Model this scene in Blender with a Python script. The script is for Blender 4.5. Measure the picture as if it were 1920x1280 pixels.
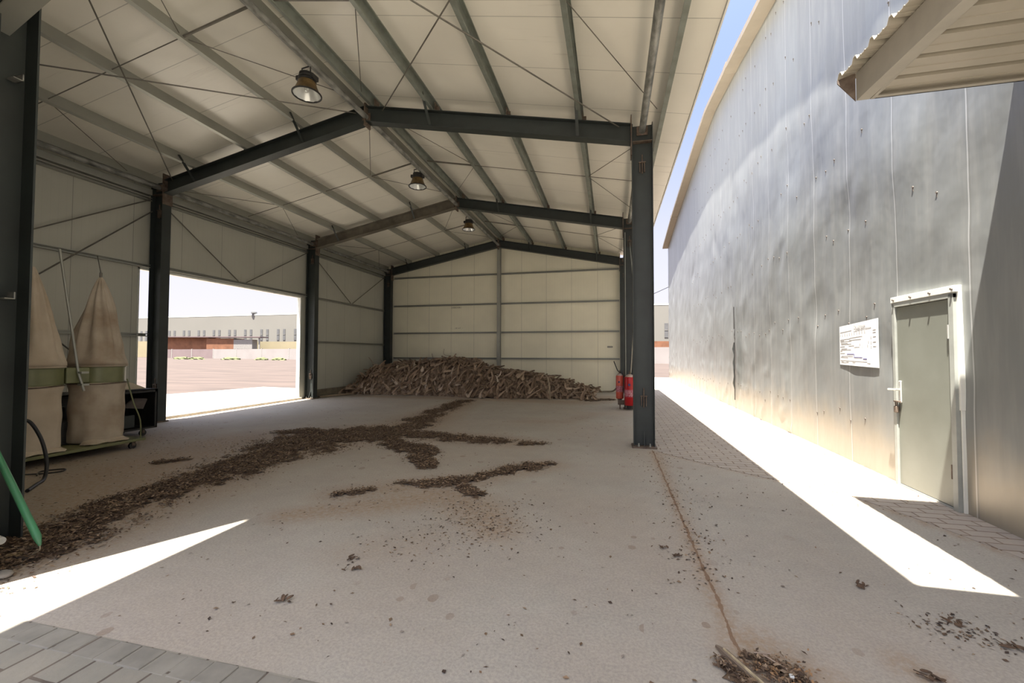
import bpy, bmesh, math, random
import numpy as np
from mathutils import Vector, Matrix, noise
random.seed(7)
rng = np.random.default_rng(11)
PI = math.pi
for o in list(bpy.data.objects): bpy.data.objects.remove(o)
COL = bpy.context.scene.collection
SC = bpy.context.scene

# ------------------------------------------------------------------ camera
CAMZ = 1.55
cam_d = bpy.data.cameras.new('camera'); cam = bpy.data.objects.new('camera', cam_d); COL.objects.link(cam)
cam_d.sensor_width = 36.0; cam_d.lens = 781.94/1920*36.0; cam_d.clip_end = 2000; cam_d.clip_start = 0.02
cam.matrix_world = (Matrix.Translation((0, 0, CAMZ)) @ Matrix.Rotation(0.2332, 4, 'Z')
                    @ Matrix.Rotation(PI/2+0.0291, 4, 'X') @ Matrix.Rotation(0.0021, 4, 'Z'))
SC.camera = cam

# ------------------------------------------------------------------ world, sun, exposure
SC.view_settings.view_transform = 'Standard'; SC.view_settings.look = 'None'
SC.view_settings.gamma = 1.0; SC.view_settings.use_curve_mapping = False
SC.view_settings.exposure = 2.22
W = bpy.data.worlds.new('sky'); SC.world = W; W.use_nodes = True
nt = W.node_tree; nt.nodes.clear()
SUN = Vector((0.127, 0.243, -1.0)).normalized()
tc = nt.nodes.new('ShaderNodeTexCoord'); sp = nt.nodes.new('ShaderNodeSeparateXYZ')
cr = nt.nodes.new('ShaderNodeValToRGB'); bg = nt.nodes.new('ShaderNodeBackground'); wo = nt.nodes.new('ShaderNodeOutputWorld')
e = cr.color_ramp.elements
e[0].position = 0.0; e[0].color = (0.95, 0.92, 1.0, 1)
e[1].position = 0.75; e[1].color = (0.22, 0.40, 0.98, 1)
m_ = cr.color_ramp.elements.new(0.25); m_.color = (0.78, 0.80, 1.0, 1)
m_ = cr.color_ramp.elements.new(0.5); m_.color = (0.42, 0.56, 1.0, 1)
nt.links.new(tc.outputs['Generated'], sp.inputs[0]); nt.links.new(sp.outputs[2], cr.inputs[0])
dp = nt.nodes.new('ShaderNodeVectorMath'); dp.operation = 'DOT_PRODUCT'; dp.inputs[1].default_value = -SUN
nt.links.new(tc.outputs['Generated'], dp.inputs[0])
mx = nt.nodes.new('ShaderNodeMath'); mx.operation = 'MAXIMUM'; mx.inputs[1].default_value = 0; nt.links.new(dp.outputs['Value'], mx.inputs[0])
pw = nt.nodes.new('ShaderNodeMath'); pw.operation = 'POWER'; pw.inputs[1].default_value = 3.0; nt.links.new(mx.outputs[0], pw.inputs[0])
gl = nt.nodes.new('ShaderNodeVectorMath'); gl.operation = 'SCALE'; gl.inputs[0].default_value = (3.0, 2.85, 2.55); nt.links.new(pw.outputs[0], gl.inputs['Scale'])
ad = nt.nodes.new('ShaderNodeVectorMath'); ad.operation = 'ADD'; nt.links.new(cr.outputs[0], ad.inputs[0]); nt.links.new(gl.outputs[0], ad.inputs[1])
nt.links.new(ad.outputs[0], bg.inputs[0]); nt.links.new(bg.outputs[0], wo.inputs[0])
bg.inputs[1].default_value = 0.236
sun_d = bpy.data.lights.new('sun', 'SUN'); sun = bpy.data.objects.new('sun', sun_d); COL.objects.link(sun)
sun_d.energy = 6.6; sun_d.angle = math.radians(0.6); sun_d.color = (1.0, 0.95, 0.86)
sun.rotation_euler = Vector((0.127, 0.243, -1.0)).to_track_quat('-Z', 'Y').to_euler()

# ------------------------------------------------------------------ dimensions
XL, XR, XM = -9.81, 0.36, -4.725
FY = [7.32, 12.31, 17.33]
HK, HR, SL = 5.143, 6.15, 0.198
RD = 0.31            # rafter depth
PD = 0.20            # purlin depth
WX, WA = 3.301, 0.0125
def roofz(x, base): return base - SL*abs(x-XM)

# ------------------------------------------------------------------ material helpers
def newmat(name):
    m = bpy.data.materials.new(name); m.use_nodes = True
    n = m.node_tree; b = n.nodes['Principled BSDF']
    return m, n, b
def ND(n, t, **k):
    x = n.nodes.new(t)
    for a, v in k.items():
        if a.startswith('i_'):
            key = a[2:]
            key = int(key) if key.isdigit() else key.replace('_', ' ')
            x.inputs[key].default_value = v
        else: setattr(x, a, v)
    return x
def L(n, a, b): n.links.new(a, b)
def math_n(n, op, a, b=None, clamp=False):
    x = n.nodes.new('ShaderNodeMath'); x.operation = op; x.use_clamp = clamp
    for i, v in enumerate((a, b)):
        if v is None: continue
        if isinstance(v, (int, float)): x.inputs[i].default_value = v
        else: L(n, v, x.inputs[i])
    return x.outputs[0]
def mix_c(n, fac, a, b, mode='MIX'):
    x = n.nodes.new('ShaderNodeMix'); x.data_type = 'RGBA'; x.blend_type = mode
    for s, v in ((x.inputs[0], fac), (x.inputs[6], a), (x.inputs[7], b)):
        if isinstance(v, (int, float)): s.default_value = v
        elif isinstance(v, tuple): s.default_value = (v[0], v[1], v[2], 1)
        else: L(n, v, s)
    return x.outputs[2]
def ramp(n, src, p0, p1, c0=(0, 0, 0), c1=(1, 1, 1)):
    r = n.nodes.new('ShaderNodeValToRGB'); r.color_ramp.elements[0].position = p0; r.color_ramp.elements[1].position = p1
    r.color_ramp.elements[0].color = (*c0, 1); r.color_ramp.elements[1].color = (*c1, 1)
    L(n, src, r.inputs[0]); return r.outputs[0]
def coords(n, scale=(1, 1, 1), world=True):
    if world:
        g = n.nodes.new('ShaderNodeNewGeometry'); s = g.outputs['Position']
    else:
        g = n.nodes.new('ShaderNodeTexCoord'); s = g.outputs['Object']
    mp = n.nodes.new('ShaderNodeMapping'); mp.inputs['Scale'].default_value = scale
    L(n, s, mp.inputs[0]); return mp.outputs[0], s
def noise_n(n, vec, scale, detail=4, rough=.55):
    x = n.nodes.new('ShaderNodeTexNoise'); x.inputs['Scale'].default_value = scale
    x.inputs['Detail'].default_value = detail; x.inputs['Roughness'].default_value = rough
    L(n, vec, x.inputs['Vector']); return x.outputs['Fac']
def bump_n(n, b, h, strength, dist):
    x = n.nodes.new('ShaderNodeBump'); x.inputs['Strength'].default_value = strength; x.inputs['Distance'].default_value = dist
    L(n, h, x.inputs['Height']); L(n, x.outputs[0], b.inputs['Normal'])
def simple(name, c, rough=.6, metal=0., var=.15, scale=6., bump=0., c2=None, stretch=(1, 1, 1), spec=.5, world=True):
    m, n, b = newmat(name)
    v, _ = coords(n, stretch, world)
    f = noise_n(n, v, scale, 5)
    c2 = c2 or tuple(x*(1-var*2.2) for x in c)
    L(n, mix_c(n, ramp(n, f, .35, .7), c, c2), b.inputs['Base Color'])
    b.inputs['Roughness'].default_value = rough; b.inputs['Metallic'].default_value = metal
    b.inputs['Specular IOR Level'].default_value = spec
    if bump: bump_n(n, b, f, bump, .01)
    return m
def line_at(n, sock, period, offset, width):
    """1 on a narrow line every period along a coordinate"""
    a = math_n(n, 'ADD', sock, -offset); a = math_n(n, 'DIVIDE', a, period)
    a = math_n(n, 'FRACT', a); a = math_n(n, 'SUBTRACT', a, .5); a = math_n(n, 'ABSOLUTE', a)
    return math_n(n, 'GREATER_THAN', a, .5-width/period/2)

M = {}
M['steel_dark'] = simple('dark_painted_steel', (.034, .042, .039), .5, .0, .25, 3.0, .1, c2=(.026, .030, .028))
M['steel_rafter'] = simple('dusty_painted_steel', (.06, .065, .058), .55, .0, .25, 2.2, .1, c2=(.035, .038, .034))
M['steel_rust'] = simple('rusty_plate', (.16, .12, .09), .7, 0, .3, 12, .2, c2=(.07, .045, .03))
M['steel_galv'] = simple('galvanised_steel', (.38, .385, .34), .42, .45, .12, 1.5, c2=(.32, .32, .28))
M['steel_green'] = simple('greenish_galvanised_steel', (.26, .285, .25), .45, .3, .12, 5, c2=(.19, .20, .17))
M['steel_pipe'] = simple('weathered_pipe', (.34, .34, .31), .5, .3, .2, 9, .2, c2=(.10, .10, .09), stretch=(1, .5, 1))
M['rod'] = simple('brace_rod_steel', (.20, .185, .155), .5, .4, .2, 4)
M['black'] = simple('black_painted_metal', (.012, .012, .012), .5, .0, .2, 8, c2=(.03, .028, .025))
M['rubber'] = simple('black_rubber', (.015, .015, .016), .45, 0, .2, 8)
M['white_trim'] = simple('white_trim', (.72, .72, .66), .5, 0, .05, 6)
M['beige'] = simple('beige_painted_steel', (.38, .35, .295), .5, 0, .08, 4)
M['sill'] = simple('sandy_sill', (.45, .40, .33), .9, 0, .15, 6, .3)

def panel_mat(name, c, axis, period, offset, rough=.45, micro=.1, streaks=False, dirt=None, metal=0.0, stain=(.25, .19, .12), spec=.5):
    """sandwich panel sheet: a seam every `period`, faint micro-ribs along it"""
    m, n, b = newmat(name)
    v, pos = coords(n)
    s = n.nodes.new('ShaderNodeSeparateXYZ'); L(n, pos, s.inputs[0]); ax = s.outputs[axis]
    seam = line_at(n, ax, period, offset, .012)
    f = noise_n(n, v, .8, 4)
    col = mix_c(n, ramp(n, f, .3, .75), c, tuple(x*.88 for x in c))
    col = mix_c(n, math_n(n, 'MULTIPLY', seam, .55), col, tuple(x*.25 for x in c))
    if micro:
        mr = line_at(n, ax, micro, 0, .008)
        col = mix_c(n, math_n(n, 'MULTIPLY', mr, .10), col, tuple(x*.5 for x in c))
    if streaks:
        st = (.5, 14, .5) if axis == 1 else (14, 14, .45)
        v2, _ = coords(n, st)
        g = noise_n(n, v2, 1.0, 6, .7)
        g2 = noise_n(n, v, .55, 3)
        k = math_n(n, 'MULTIPLY', ramp(n, g, .60, .72), ramp(n, g2, .45, .65))
        col = mix_c(n, math_n(n, 'MULTIPLY', k, .45), col, stain)
    if dirt:
        zz = math_n(n, 'ADD', s.outputs[2], math_n(n, 'MULTIPLY', noise_n(n, v, 2.5, 5), -.5))
        k = ramp(n, zz, -.15, dirt, (1, 1, 1), (0, 0, 0))
        col = mix_c(n, math_n(n, 'MULTIPLY', k, .6), col, (.42, .30, .20))
    L(n, col, b.inputs['Base Color'])
    b.inputs['Roughness'].default_value = rough; b.inputs['Metallic'].default_value = metal
    b.inputs['Specular IOR Level'].default_value = spec
    v3, _ = coords(n, (1.0, 13, 1.0) if axis == 1 and streaks and period == 1.0 else (6, 6, 1))
    h = math_n(n, 'ADD', math_n(n, 'MULTIPLY', seam, -1.0), noise_n(n, v3, 1.0, 3))
    bump_n(n, b, h, .45 if streaks and period == 1.0 else .25, .004)
    return m
M['ceiling'] = panel_mat('roof_lining_sheet', (.80, .77, .68), 1, 1.0, .2, .28, .0, True, stain=(.22, .18, .13))
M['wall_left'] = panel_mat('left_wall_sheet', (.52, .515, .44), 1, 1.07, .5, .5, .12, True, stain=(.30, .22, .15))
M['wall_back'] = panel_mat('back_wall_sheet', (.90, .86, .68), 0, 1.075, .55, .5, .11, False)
M['soffit'] = simple('cream_flashing', (.22, .185, .14), .5, 0, .05, 3)
# right wall: dented metal-faced panels
def right_wall_mat():
    m, n, b = newmat('dented_metal_panels')
    v, pos = coords(n)
    s = n.nodes.new('ShaderNodeSeparateXYZ'); L(n, pos, s.inputs[0])
    seam = line_at(n, s.outputs[1], 1.075, 4.34+1.075/2, .018)
    pid = math_n(n, 'FLOOR', math_n(n, 'DIVIDE', math_n(n, 'ADD', s.outputs[1], -4.34), 1.075))
    wn = n.nodes.new('ShaderNodeTexWhiteNoise'); wn.noise_dimensions = '1D'; L(n, pid, wn.inputs['W'])
    col = mix_c(n, wn.outputs['Value'], (.268, .280, .276), (.238, .246, .242))  # panel-to-panel sky reflection put into the base colour
    v2, _ = coords(n, (3, 3, .35))
    col = mix_c(n, math_n(n, 'MULTIPLY', ramp(n, noise_n(n, v2, 3, 5), .45, .75), .25), col, (.48, .47, .44))
    zz = math_n(n, 'ADD', s.outputs[2], math_n(n, 'MULTIPLY', noise_n(n, v, 3.0, 6), -.7))
    col = mix_c(n, ramp(n, zz, -.35, .55, (.7, .7, .7), (0, 0, 0)), col, (.36, .31, .235))
    mr = line_at(n, s.outputs[1], .09, 0, .01)
    col = mix_c(n, math_n(n, 'MULTIPLY', mr, .07), col, (.3, .3, .3))
    seam2 = line_at(n, math_n(n, 'ADD', s.outputs[1], -.02), 1.075, 4.34+1.075/2, .014)
    col = mix_c(n, math_n(n, 'MULTIPLY', seam, .5), col, (.22, .22, .21))
    col = mix_c(n, math_n(n, 'MULTIPLY', seam2, .4), col, (.8, .8, .8))
    L(n, col, b.inputs['Base Color'])
    b.inputs['Roughness'].default_value = .40; b.inputs['Metallic'].default_value = .35
    v3, _ = coords(n, (1, 1.2, .8))
    h = noise_n(n, v3, 1.6, 3, .5)
    bump_n(n, b, math_n(n, 'ADD', h, math_n(n, 'MULTIPLY', seam, -.15)), .35, .05)
    return m
M['wall_right'] = right_wall_mat()
# concrete with stains and painted left-side shade from a colour attribute and one dirty joint
def concrete():
    m, n, b = newmat('worn_concrete')
    v, pos = coords(n)
    s = n.nodes.new('ShaderNodeSeparateXYZ'); L(n, pos, s.inputs[0])
    f1 = noise_n(n, v, .9, 6, .6); f2 = noise_n(n, v, 7, 6, .7); f3 = noise_n(n, v, 60, 3, .7)
    f0 = noise_n(n, v, .42, 5, .6)
    col = mix_c(n, ramp(n, f1, .35, .68), (.405, .415, .350), (.288, .292, .240))
    col = mix_c(n, math_n(n, 'MULTIPLY', ramp(n, f0, .42, .60), .6), col, (.37, .32, .24))
    col = mix_c(n, math_n(n, 'MULTIPLY', ramp(n, noise_n(n, v, 2.3, 7, .72), .52, .66), .40), col, (.30, .285, .25))
    col = mix_c(n, math_n(n, 'MULTIPLY', ramp(n, f2, .45, .75), .35), col, (.54, .48, .41))
    col = mix_c(n, math_n(n, 'MULTIPLY', ramp(n, f3, .5, .8), .25), col, (.26, .24, .22))
    # pinkish rough strip near the paving edge
    near = ramp(n, math_n(n, 'ADD', s.outputs[1], math_n(n, 'MULTIPLY', f1, .9)), 2.35, 2.9, (1, 1, 1), (0, 0, 0))
    col = mix_c(n, math_n(n, 'MULTIPLY', near, .55), col, mix_c(n, ramp(n, f3, .4, .6), (.44, .37, .32), (.32, .27, .24)))
    at = n.nodes.new('ShaderNodeAttribute'); at.attribute_name = 'stain'  # holds dust stains and the shade painted on the left floor
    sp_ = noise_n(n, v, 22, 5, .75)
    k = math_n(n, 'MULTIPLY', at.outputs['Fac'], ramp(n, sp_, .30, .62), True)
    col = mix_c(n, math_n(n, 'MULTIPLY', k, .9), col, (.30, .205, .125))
    # dark blobs
    vr = n.nodes.new('ShaderNodeTexVoronoi'); vr.inputs['Scale'].default_value = 5.5
    vx, _ = coords(n, (1, .8, 1)); L(n, vx, vr.inputs['Vector'])
    wob = math_n(n, 'ADD', vr.outputs['Distance'], math_n(n, 'MULTIPLY', f2, .10))
    sz = n.nodes.new('ShaderNodeSeparateColor'); L(n, vr.outputs['Color'], sz.inputs[0])
    thr = math_n(n, 'MULTIPLY', math_n(n, 'SUBTRACT', sz.outputs[0], .55), .55)
    blob = math_n(n, 'LESS_THAN', wob, math_n(n, 'ADD', thr, .045))
    blob = math_n(n, 'MULTIPLY', blob, ramp(n, noise_n(n, v, .5, 2), .42, .6))
    col = mix_c(n, math_n(n, 'MULTIPLY', blob, .6), col, (.20, .135, .09))
    v2r = n.nodes.new('ShaderNodeTexVoronoi'); v2r.inputs['Scale'].default_value = 9.0; L(n, v, v2r.inputs['Vector'])
    s2 = n.nodes.new('ShaderNodeSeparateColor'); L(n, v2r.outputs['Color'], s2.inputs[0])
    dot = math_n(n, 'LESS_THAN', v2r.outputs['Distance'], math_n(n, 'MULTIPLY', math_n(n, 'SUBTRACT', s2.outputs[1], .6), .22))
    col = mix_c(n, math_n(n, 'MULTIPLY', dot, .75), col, (.09, .06, .045))
    # joint
    jx = math_n(n, 'ADD', s.outputs[0], math_n(n, 'MULTIPLY', noise_n(n, v, 5, 4), .05))
    jd = math_n(n, 'ABSOLUTE', math_n(n, 'SUBTRACT', jx, .668))
    jw = math_n(n, 'ADD', .004, math_n(n, 'MULTIPLY', ramp(n, f2, .4, .7), .016))
    jm = math_n(n, 'LESS_THAN', jd, jw)
    jm = math_n(n, 'MULTIPLY', jm, math_n(n, 'LESS_THAN', s.outputs[1], 7.1))
    col = mix_c(n, math_n(n, 'MULTIPLY', jm, .85), col, (.20, .12, .07))
    L(n, col, b.inputs['Base Color'])
    b.inputs['Roughness'].default_value = .8; b.inputs['Specular IOR Level'].default_value = .35
    h = math_n(n, 'ADD', math_n(n, 'MULTIPLY', f3, .5), f2)
    h = math_n(n, 'ADD', h, math_n(n, 'MULTIPLY', jm, -1.5))
    h = math_n(n, 'MULTIPLY', h, math_n(n, 'ADD', 1.0, math_n(n, 'MULTIPLY', near, 2.0)))
    bump_n(n, b, h, .2, .005)
    return m
M['concrete'] = concrete()
def pavers(name, c1, c2, mortar, w, h, rot=0.0, dust=.3):
    m, n, b = newmat(name)
    g = n.nodes.new('ShaderNodeNewGeometry'); mp = n.nodes.new('ShaderNodeMapping')
    mp.inputs['Rotation'].default_value = (0, 0, rot); L(n, g.outputs['Position'], mp.inputs[0])
    br = n.nodes.new('ShaderNodeTexBrick'); br.offset = .5
    br.inputs['Scale'].default_value = 1.0; br.inputs['Brick Width'].default_value = w; br.inputs['Row Height'].default_value = h
    br.inputs['Mortar Size'].default_value = .008; br.inputs['Color1'].default_value = (*c1, 1); br.inputs['Color2'].default_value = (*c2, 1)
    br.inputs['Mortar'].default_value = (*mortar, 1); br.inputs['Mortar Smooth'].default_value = .2
    v, _ = coords(n)
    wv = n.nodes.new('ShaderNodeVectorMath'); wv.operation = 'ADD'
    ns = n.nodes.new('ShaderNodeTexNoise'); ns.inputs['Scale'].default_value = 6; L(n, v, ns.inputs['Vector'])
    sc = n.nodes.new('ShaderNodeVectorMath'); sc.operation = 'SCALE'; sc.inputs['Scale'].default_value = .014
    L(n, ns.outputs['Color'], sc.inputs[0]); L(n, mp.outputs[0], wv.inputs[0]); L(n, sc.outputs[0], wv.inputs[1]); L(n, wv.outputs[0], br.inputs['Vector'])
    f = noise_n(n, v, 3, 6, .7); f3 = noise_n(n, v, 40, 4, .7)
    col = mix_c(n, math_n(n, 'MULTIPLY', ramp(n, f, .4, .75), dust), br.outputs['Color'], (.52, .43, .33))
    col = mix_c(n, math_n(n, 'MULTIPLY', ramp(n, f3, .5, .8), .25), col, (.22, .18, .15))
    L(n, col, b.inputs['Base Color']); b.inputs['Roughness'].default_value = .85
    hh = math_n(n, 'ADD', math_n(n, 'MULTIPLY', br.outputs['Fac'], -1.2), math_n(n, 'MULTIPLY', f3, .4))
    bump_n(n, b, hh, .5, .008)
    return m
M['paver'] = pavers('block_paving', (.40, .35, .30), (.34, .30, .26), (.17, .12, .085), .26, .13, 0.0)
M['paver_front'] = pavers('large_block_paving', (.25, .235, .195), (.21, .197, .165), (.09, .07, .055), .36, .18, PI/2, .2)
M['sand'] = simple('sandy_ground', (.066, .046, .037), .95, 0, .1, .9, .8, c2=(.038, .026, .021), stretch=(.25, 1, 1))
M['apron'] = simple('apron_concrete', (.26, .24, .21), .9, 0, .08, .8, .2)
M['bark'] = None

# ------------------------------------------------------------------ mesh helpers
def bm_new(): return bmesh.new()
def bx(bm, a, b):
    """axis aligned box between two corners"""
    x0, y0, z0 = [min(p, q) for p, q in zip(a, b)]; x1, y1, z1 = [max(p, q) for p, q in zip(a, b)]
    v = [bm.verts.new(p) for p in ((x0,y0,z0),(x1,y0,z0),(x1,y1,z0),(x0,y1,z0),(x0,y0,z1),(x1,y0,z1),(x1,y1,z1),(x0,y1,z1))]
    for f in ((0,3,2,1),(4,5,6,7),(0,1,5,4),(1,2,6,5),(2,3,7,6),(3,0,4,7)): bm.faces.new([v[i] for i in f])
def hexa(bm, bot, top):
    v = [bm.verts.new(p) for p in list(bot)+list(top)]
    for f in ((0,3,2,1),(4,5,6,7),(0,1,5,4),(1,2,6,5),(2,3,7,6),(3,0,4,7)): bm.faces.new([v[i] for i in f])
def frame(p0, p1, up=(0, 0, 1)):
    d = (Vector(p1)-Vector(p0)).normalized(); u = Vector(up)
    if abs(d.dot(u)) > .98: u = Vector((0, 1, 0))
    s = d.cross(u).normalized(); u = s.cross(d).normalized(); return d, s, u
def bar(bm, p0, p1, w, h, up=(0, 0, 1)):
    """rectangular bar; w along side axis, h along up axis"""
    d, s, u = frame(p0, p1, up); p0 = Vector(p0); p1 = Vector(p1)
    q = [(-w/2, -h/2), (w/2, -h/2), (w/2, h/2), (-w/2, h/2)]
    hexa(bm, [p0+s*a+u*b for a, b in q], [p1+s*a+u*b for a, b in q])
def prof(bm, pts, p0, p1, up=(0, 0, 1), closed=True):
    """extrude a 2D profile (side, up) from p0 to p1"""
    d, s, u = frame(p0, p1, up); p0 = Vector(p0); p1 = Vector(p1)
    A = [bm.verts.new(p0+s*a+u*b) for a, b in pts]; B = [bm.verts.new(p1+s*a+u*b) for a, b in pts]
    n = len(pts)
    for i in range(n if closed else n-1):
        bm.faces.new((A[i], A[(i+1) % n], B[(i+1) % n], B[i]))
    if closed:
        bm.faces.new(A[::-1]); bm.faces.new(B)
def isec(w, h, tf=.012, tw=.010):
    a, b, c, d = w/2, h/2, tw/2, h/2-tf
    return [(-a,-b),(a,-b),(a,-d),(c,-d),(c,d),(a,d),(a,b),(-a,b),(-a,d),(-c,d),(-c,-d),(-a,-d)]
def csec(w, h, t=.004, lip=.02):
    a, b = w/2, h/2
    return [(-a,-b),(a,-b),(a,-b+lip),(a-t,-b+lip),(a-t,-b+t),(-a+t,-b+t),(-a+t,b-t),(a-t,b-t),(a-t,b-lip),(a,b-lip),(a,b),(-a,b)]
def tube(bm, pts, r, seg=8, cap=True, radii=None):
    pts = [Vector(p) for p in pts]; n = len(pts); rings = []
    prev = None
    for i, p in enumerate(pts):
        t = (pts[min(i+1, n-1)]-pts[max(i-1, 0)]).normalized()
        if prev is None:
            a = Vector((0, 0, 1)) if abs(t.z) < .9 else Vector((1, 0, 0))
            s = t.cross(a).normalized()
        else:
            s = (prev-t*prev.dot(t)).normalized()
        prev = s; u = t.cross(s); rr = radii[i] if radii else r
        rings.append([bm.verts.new(p+s*math.cos(2*PI*k/seg)*rr+u*math.sin(2*PI*k/seg)*rr) for k in range(seg)])
    for a, b in zip(rings, rings[1:]):
        for k in range(seg): bm.faces.new((a[k], a[(k+1) % seg], b[(k+1) % seg], b[k]))
    if cap: bm.faces.new(rings[0][::-1]); bm.faces.new(rings[-1])
def lathe(bm, prof_, c=(0, 0, 0), seg=24, cap=True, fn=None):
    rings = []
    for r, z in prof_:
        ring = []
        for k in range(seg):
            a = 2*PI*k/seg; rr = fn(a, z, r) if fn else r
            ring.append(bm.verts.new((c[0]+rr*math.cos(a), c[1]+rr*math.sin(a), c[2]+z)))
        rings.append(ring)
    for a, b in zip(rings, rings[1:]):
        for k in range(seg): bm.faces.new((a[k], a[(k+1) % seg], b[(k+1) % seg], b[k]))
    if cap: bm.faces.new(rings[0][::-1]); bm.faces.new(rings[-1])
def spline(pts, n=8):
    P = [Vector(p) for p in pts]; out = []
    for i in range(len(P)-1):
        p0 = P[max(i-1, 0)]; p1 = P[i]; p2 = P[i+1]; p3 = P[min(i+2, len(P)-1)]
        for k in range(n):
            t = k/n
            out.append(.5*((2*p1)+(p2-p0)*t+(2*p0-5*p1+4*p2-p3)*t*t+(3*p1-p0-3*p2+p3)*t**3))
    out.append(P[-1]); return out
def finish(o, smooth=False, bevel=0, angle=40):
    if smooth:
        for p in o.data.polygons: p.use_smooth = True
        if angle and hasattr(o.data, 'set_sharp_from_angle'): o.data.set_sharp_from_angle(angle=math.radians(angle))
    if bevel:
        b = o.modifiers.new('bevel', 'BEVEL'); b.width = bevel; b.segments = 2; b.limit_method = 'ANGLE'
    return o
def tag(o, label=None, cat=None, group=None, kind=None):
    if label: o['label'] = label
    if cat: o['category'] = cat
    if group: o['group'] = group
    if kind: o['kind'] = kind
    return o
def wloc(o):
    v = Vector(o.location)
    while o.parent: o = o.parent; v = v+o.location
    return v
def obj(name, bm, mat, parent=None, smooth=False, bevel=0, angle=40, recalc=True, origin=None):
    """link a bmesh given in world coordinates as one mesh object with its origin at its base"""
    if recalc: bmesh.ops.recalc_face_normals(bm, faces=bm.faces)
    if origin is None:
        xs = [v.co.x for v in bm.verts]; ys = [v.co.y for v in bm.verts]; zs = [v.co.z for v in bm.verts]
        origin = Vector(((min(xs)+max(xs))/2, (min(ys)+max(ys))/2, min(zs)))
    origin = Vector(origin)
    for v in bm.verts: v.co -= origin
    me = bpy.data.meshes.new(name); bm.to_mesh(me); bm.free()
    o = bpy.data.objects.new(name, me); COL.objects.link(o)
    for mm in (mat if isinstance(mat, (list, tuple)) else [mat]): me.materials.append(mm)
    if parent: o.parent = parent; o.location = origin-wloc(parent)
    else: o.location = origin
    return finish(o, smooth, bevel, angle)
def thing(name, label, cat, loc, group=None):
    o = bpy.data.objects.new(name, None); COL.objects.link(o); o.location = loc; o.empty_display_size = .1
    return tag(o, label, cat, group)
def dup(root, loc=None, label=None):
    r = root.copy(); COL.objects.link(r)
    if loc is not None: r.location = loc
    if label: r['label'] = label
    for ch in root.children:
        c = ch.copy(); COL.objects.link(c); c.parent = r
        for g in ch.children:
            d = g.copy(); COL.objects.link(d); d.parent = c
    return r
def raw(name, verts, faces, mat, smooth=False):
    me = bpy.data.meshes.new(name); me.from_pydata(verts, [], faces); me.update()
    o = bpy.data.objects.new(name, me); COL.objects.link(o); me.materials.append(mat)
    if smooth:
        for p in me.polygons: p.use_smooth = True
    return o
def struct(o): o['kind'] = 'structure'; return o

# ------------------------------------------------------------------ litter layout (ground coordinates)
def seg_d(x, y, a, b):
    ax, ay = a; bx_, by = b; dx, dy = bx_-ax, by-ay; t = max(0, min(1, ((x-ax)*dx+(y-ay)*dy)/(dx*dx+dy*dy+1e-9)))
    return math.hypot(x-ax-t*dx, y-ay-t*dy), t
BANDS = [  # (polyline, half widths) thick leaf and chip litter
 ([(-4.45,2.3),(-4.6,2.7),(-4.75,3.2),(-4.85,3.7),(-4.95,4.4),(-5.02,5.0),(-5.05,5.7),(-5.1,6.5),(-4.85,7.05),(-4.45,7.5)], [.38,.42,.40,.42,.48,.55,.70,.90,.80,.62]),
 ([(-4.45,7.5),(-4.15,8.2),(-4.40,9.4),(-4.5,10.4),(-4.62,11.5),(-4.66,12.9)], [.48,.42,.34,.32,.30,.30]),
 ([(-4.3,7.4),(-3.6,7.36),(-2.95,7.27),(-2.3,7.16),(-1.78,7.18)], [.42,.34,.32,.27,.24]),
 ([(-1.45,7.08),(-1.15,7.14)], [.15,.12]),
 ([(-4.2,7.0),(-3.66,6.61),(-3.2,6.35),(-2.87,6.01),(-2.47,5.3)], [.42,.30,.28,.28,.15]),
 ([(-6.4,6.9),(-5.9,7.1),(-5.3,7.2)], [.18,.30,.4]),
 ([(-2.9,4.05),(-2.67,4.25)], [.07,.08]),
 ([(-2.38,4.56),(-2.16,4.67),(-1.87,4.81),(-1.65,4.98)], [.14,.18,.18,.13]),
 ([(-1.6,5.15),(-1.35,5.41),(-1.1,5.65),(-.85,5.87)], [.10,.18,.20,.09]),
 ([(-1.66,4.62),(-1.45,4.40)], [.10,.12]),
 ([(-6.2,4.6),(-6.0,4.85)], [.08,.06]),
 ([(.68,2.38),(.78,2.33),(.88,2.27)], [.05,.06,.05]),
 ([(.52,2.33),(.58,2.24),(.64,2.16)], [.02,.03,.04]),
 ([(-.66,14.0),(-.2,14.6)], [.2,.35]),
 ([(-4.6,2.2),(-4.3,2.15)], [.15,.12]),
]
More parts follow.
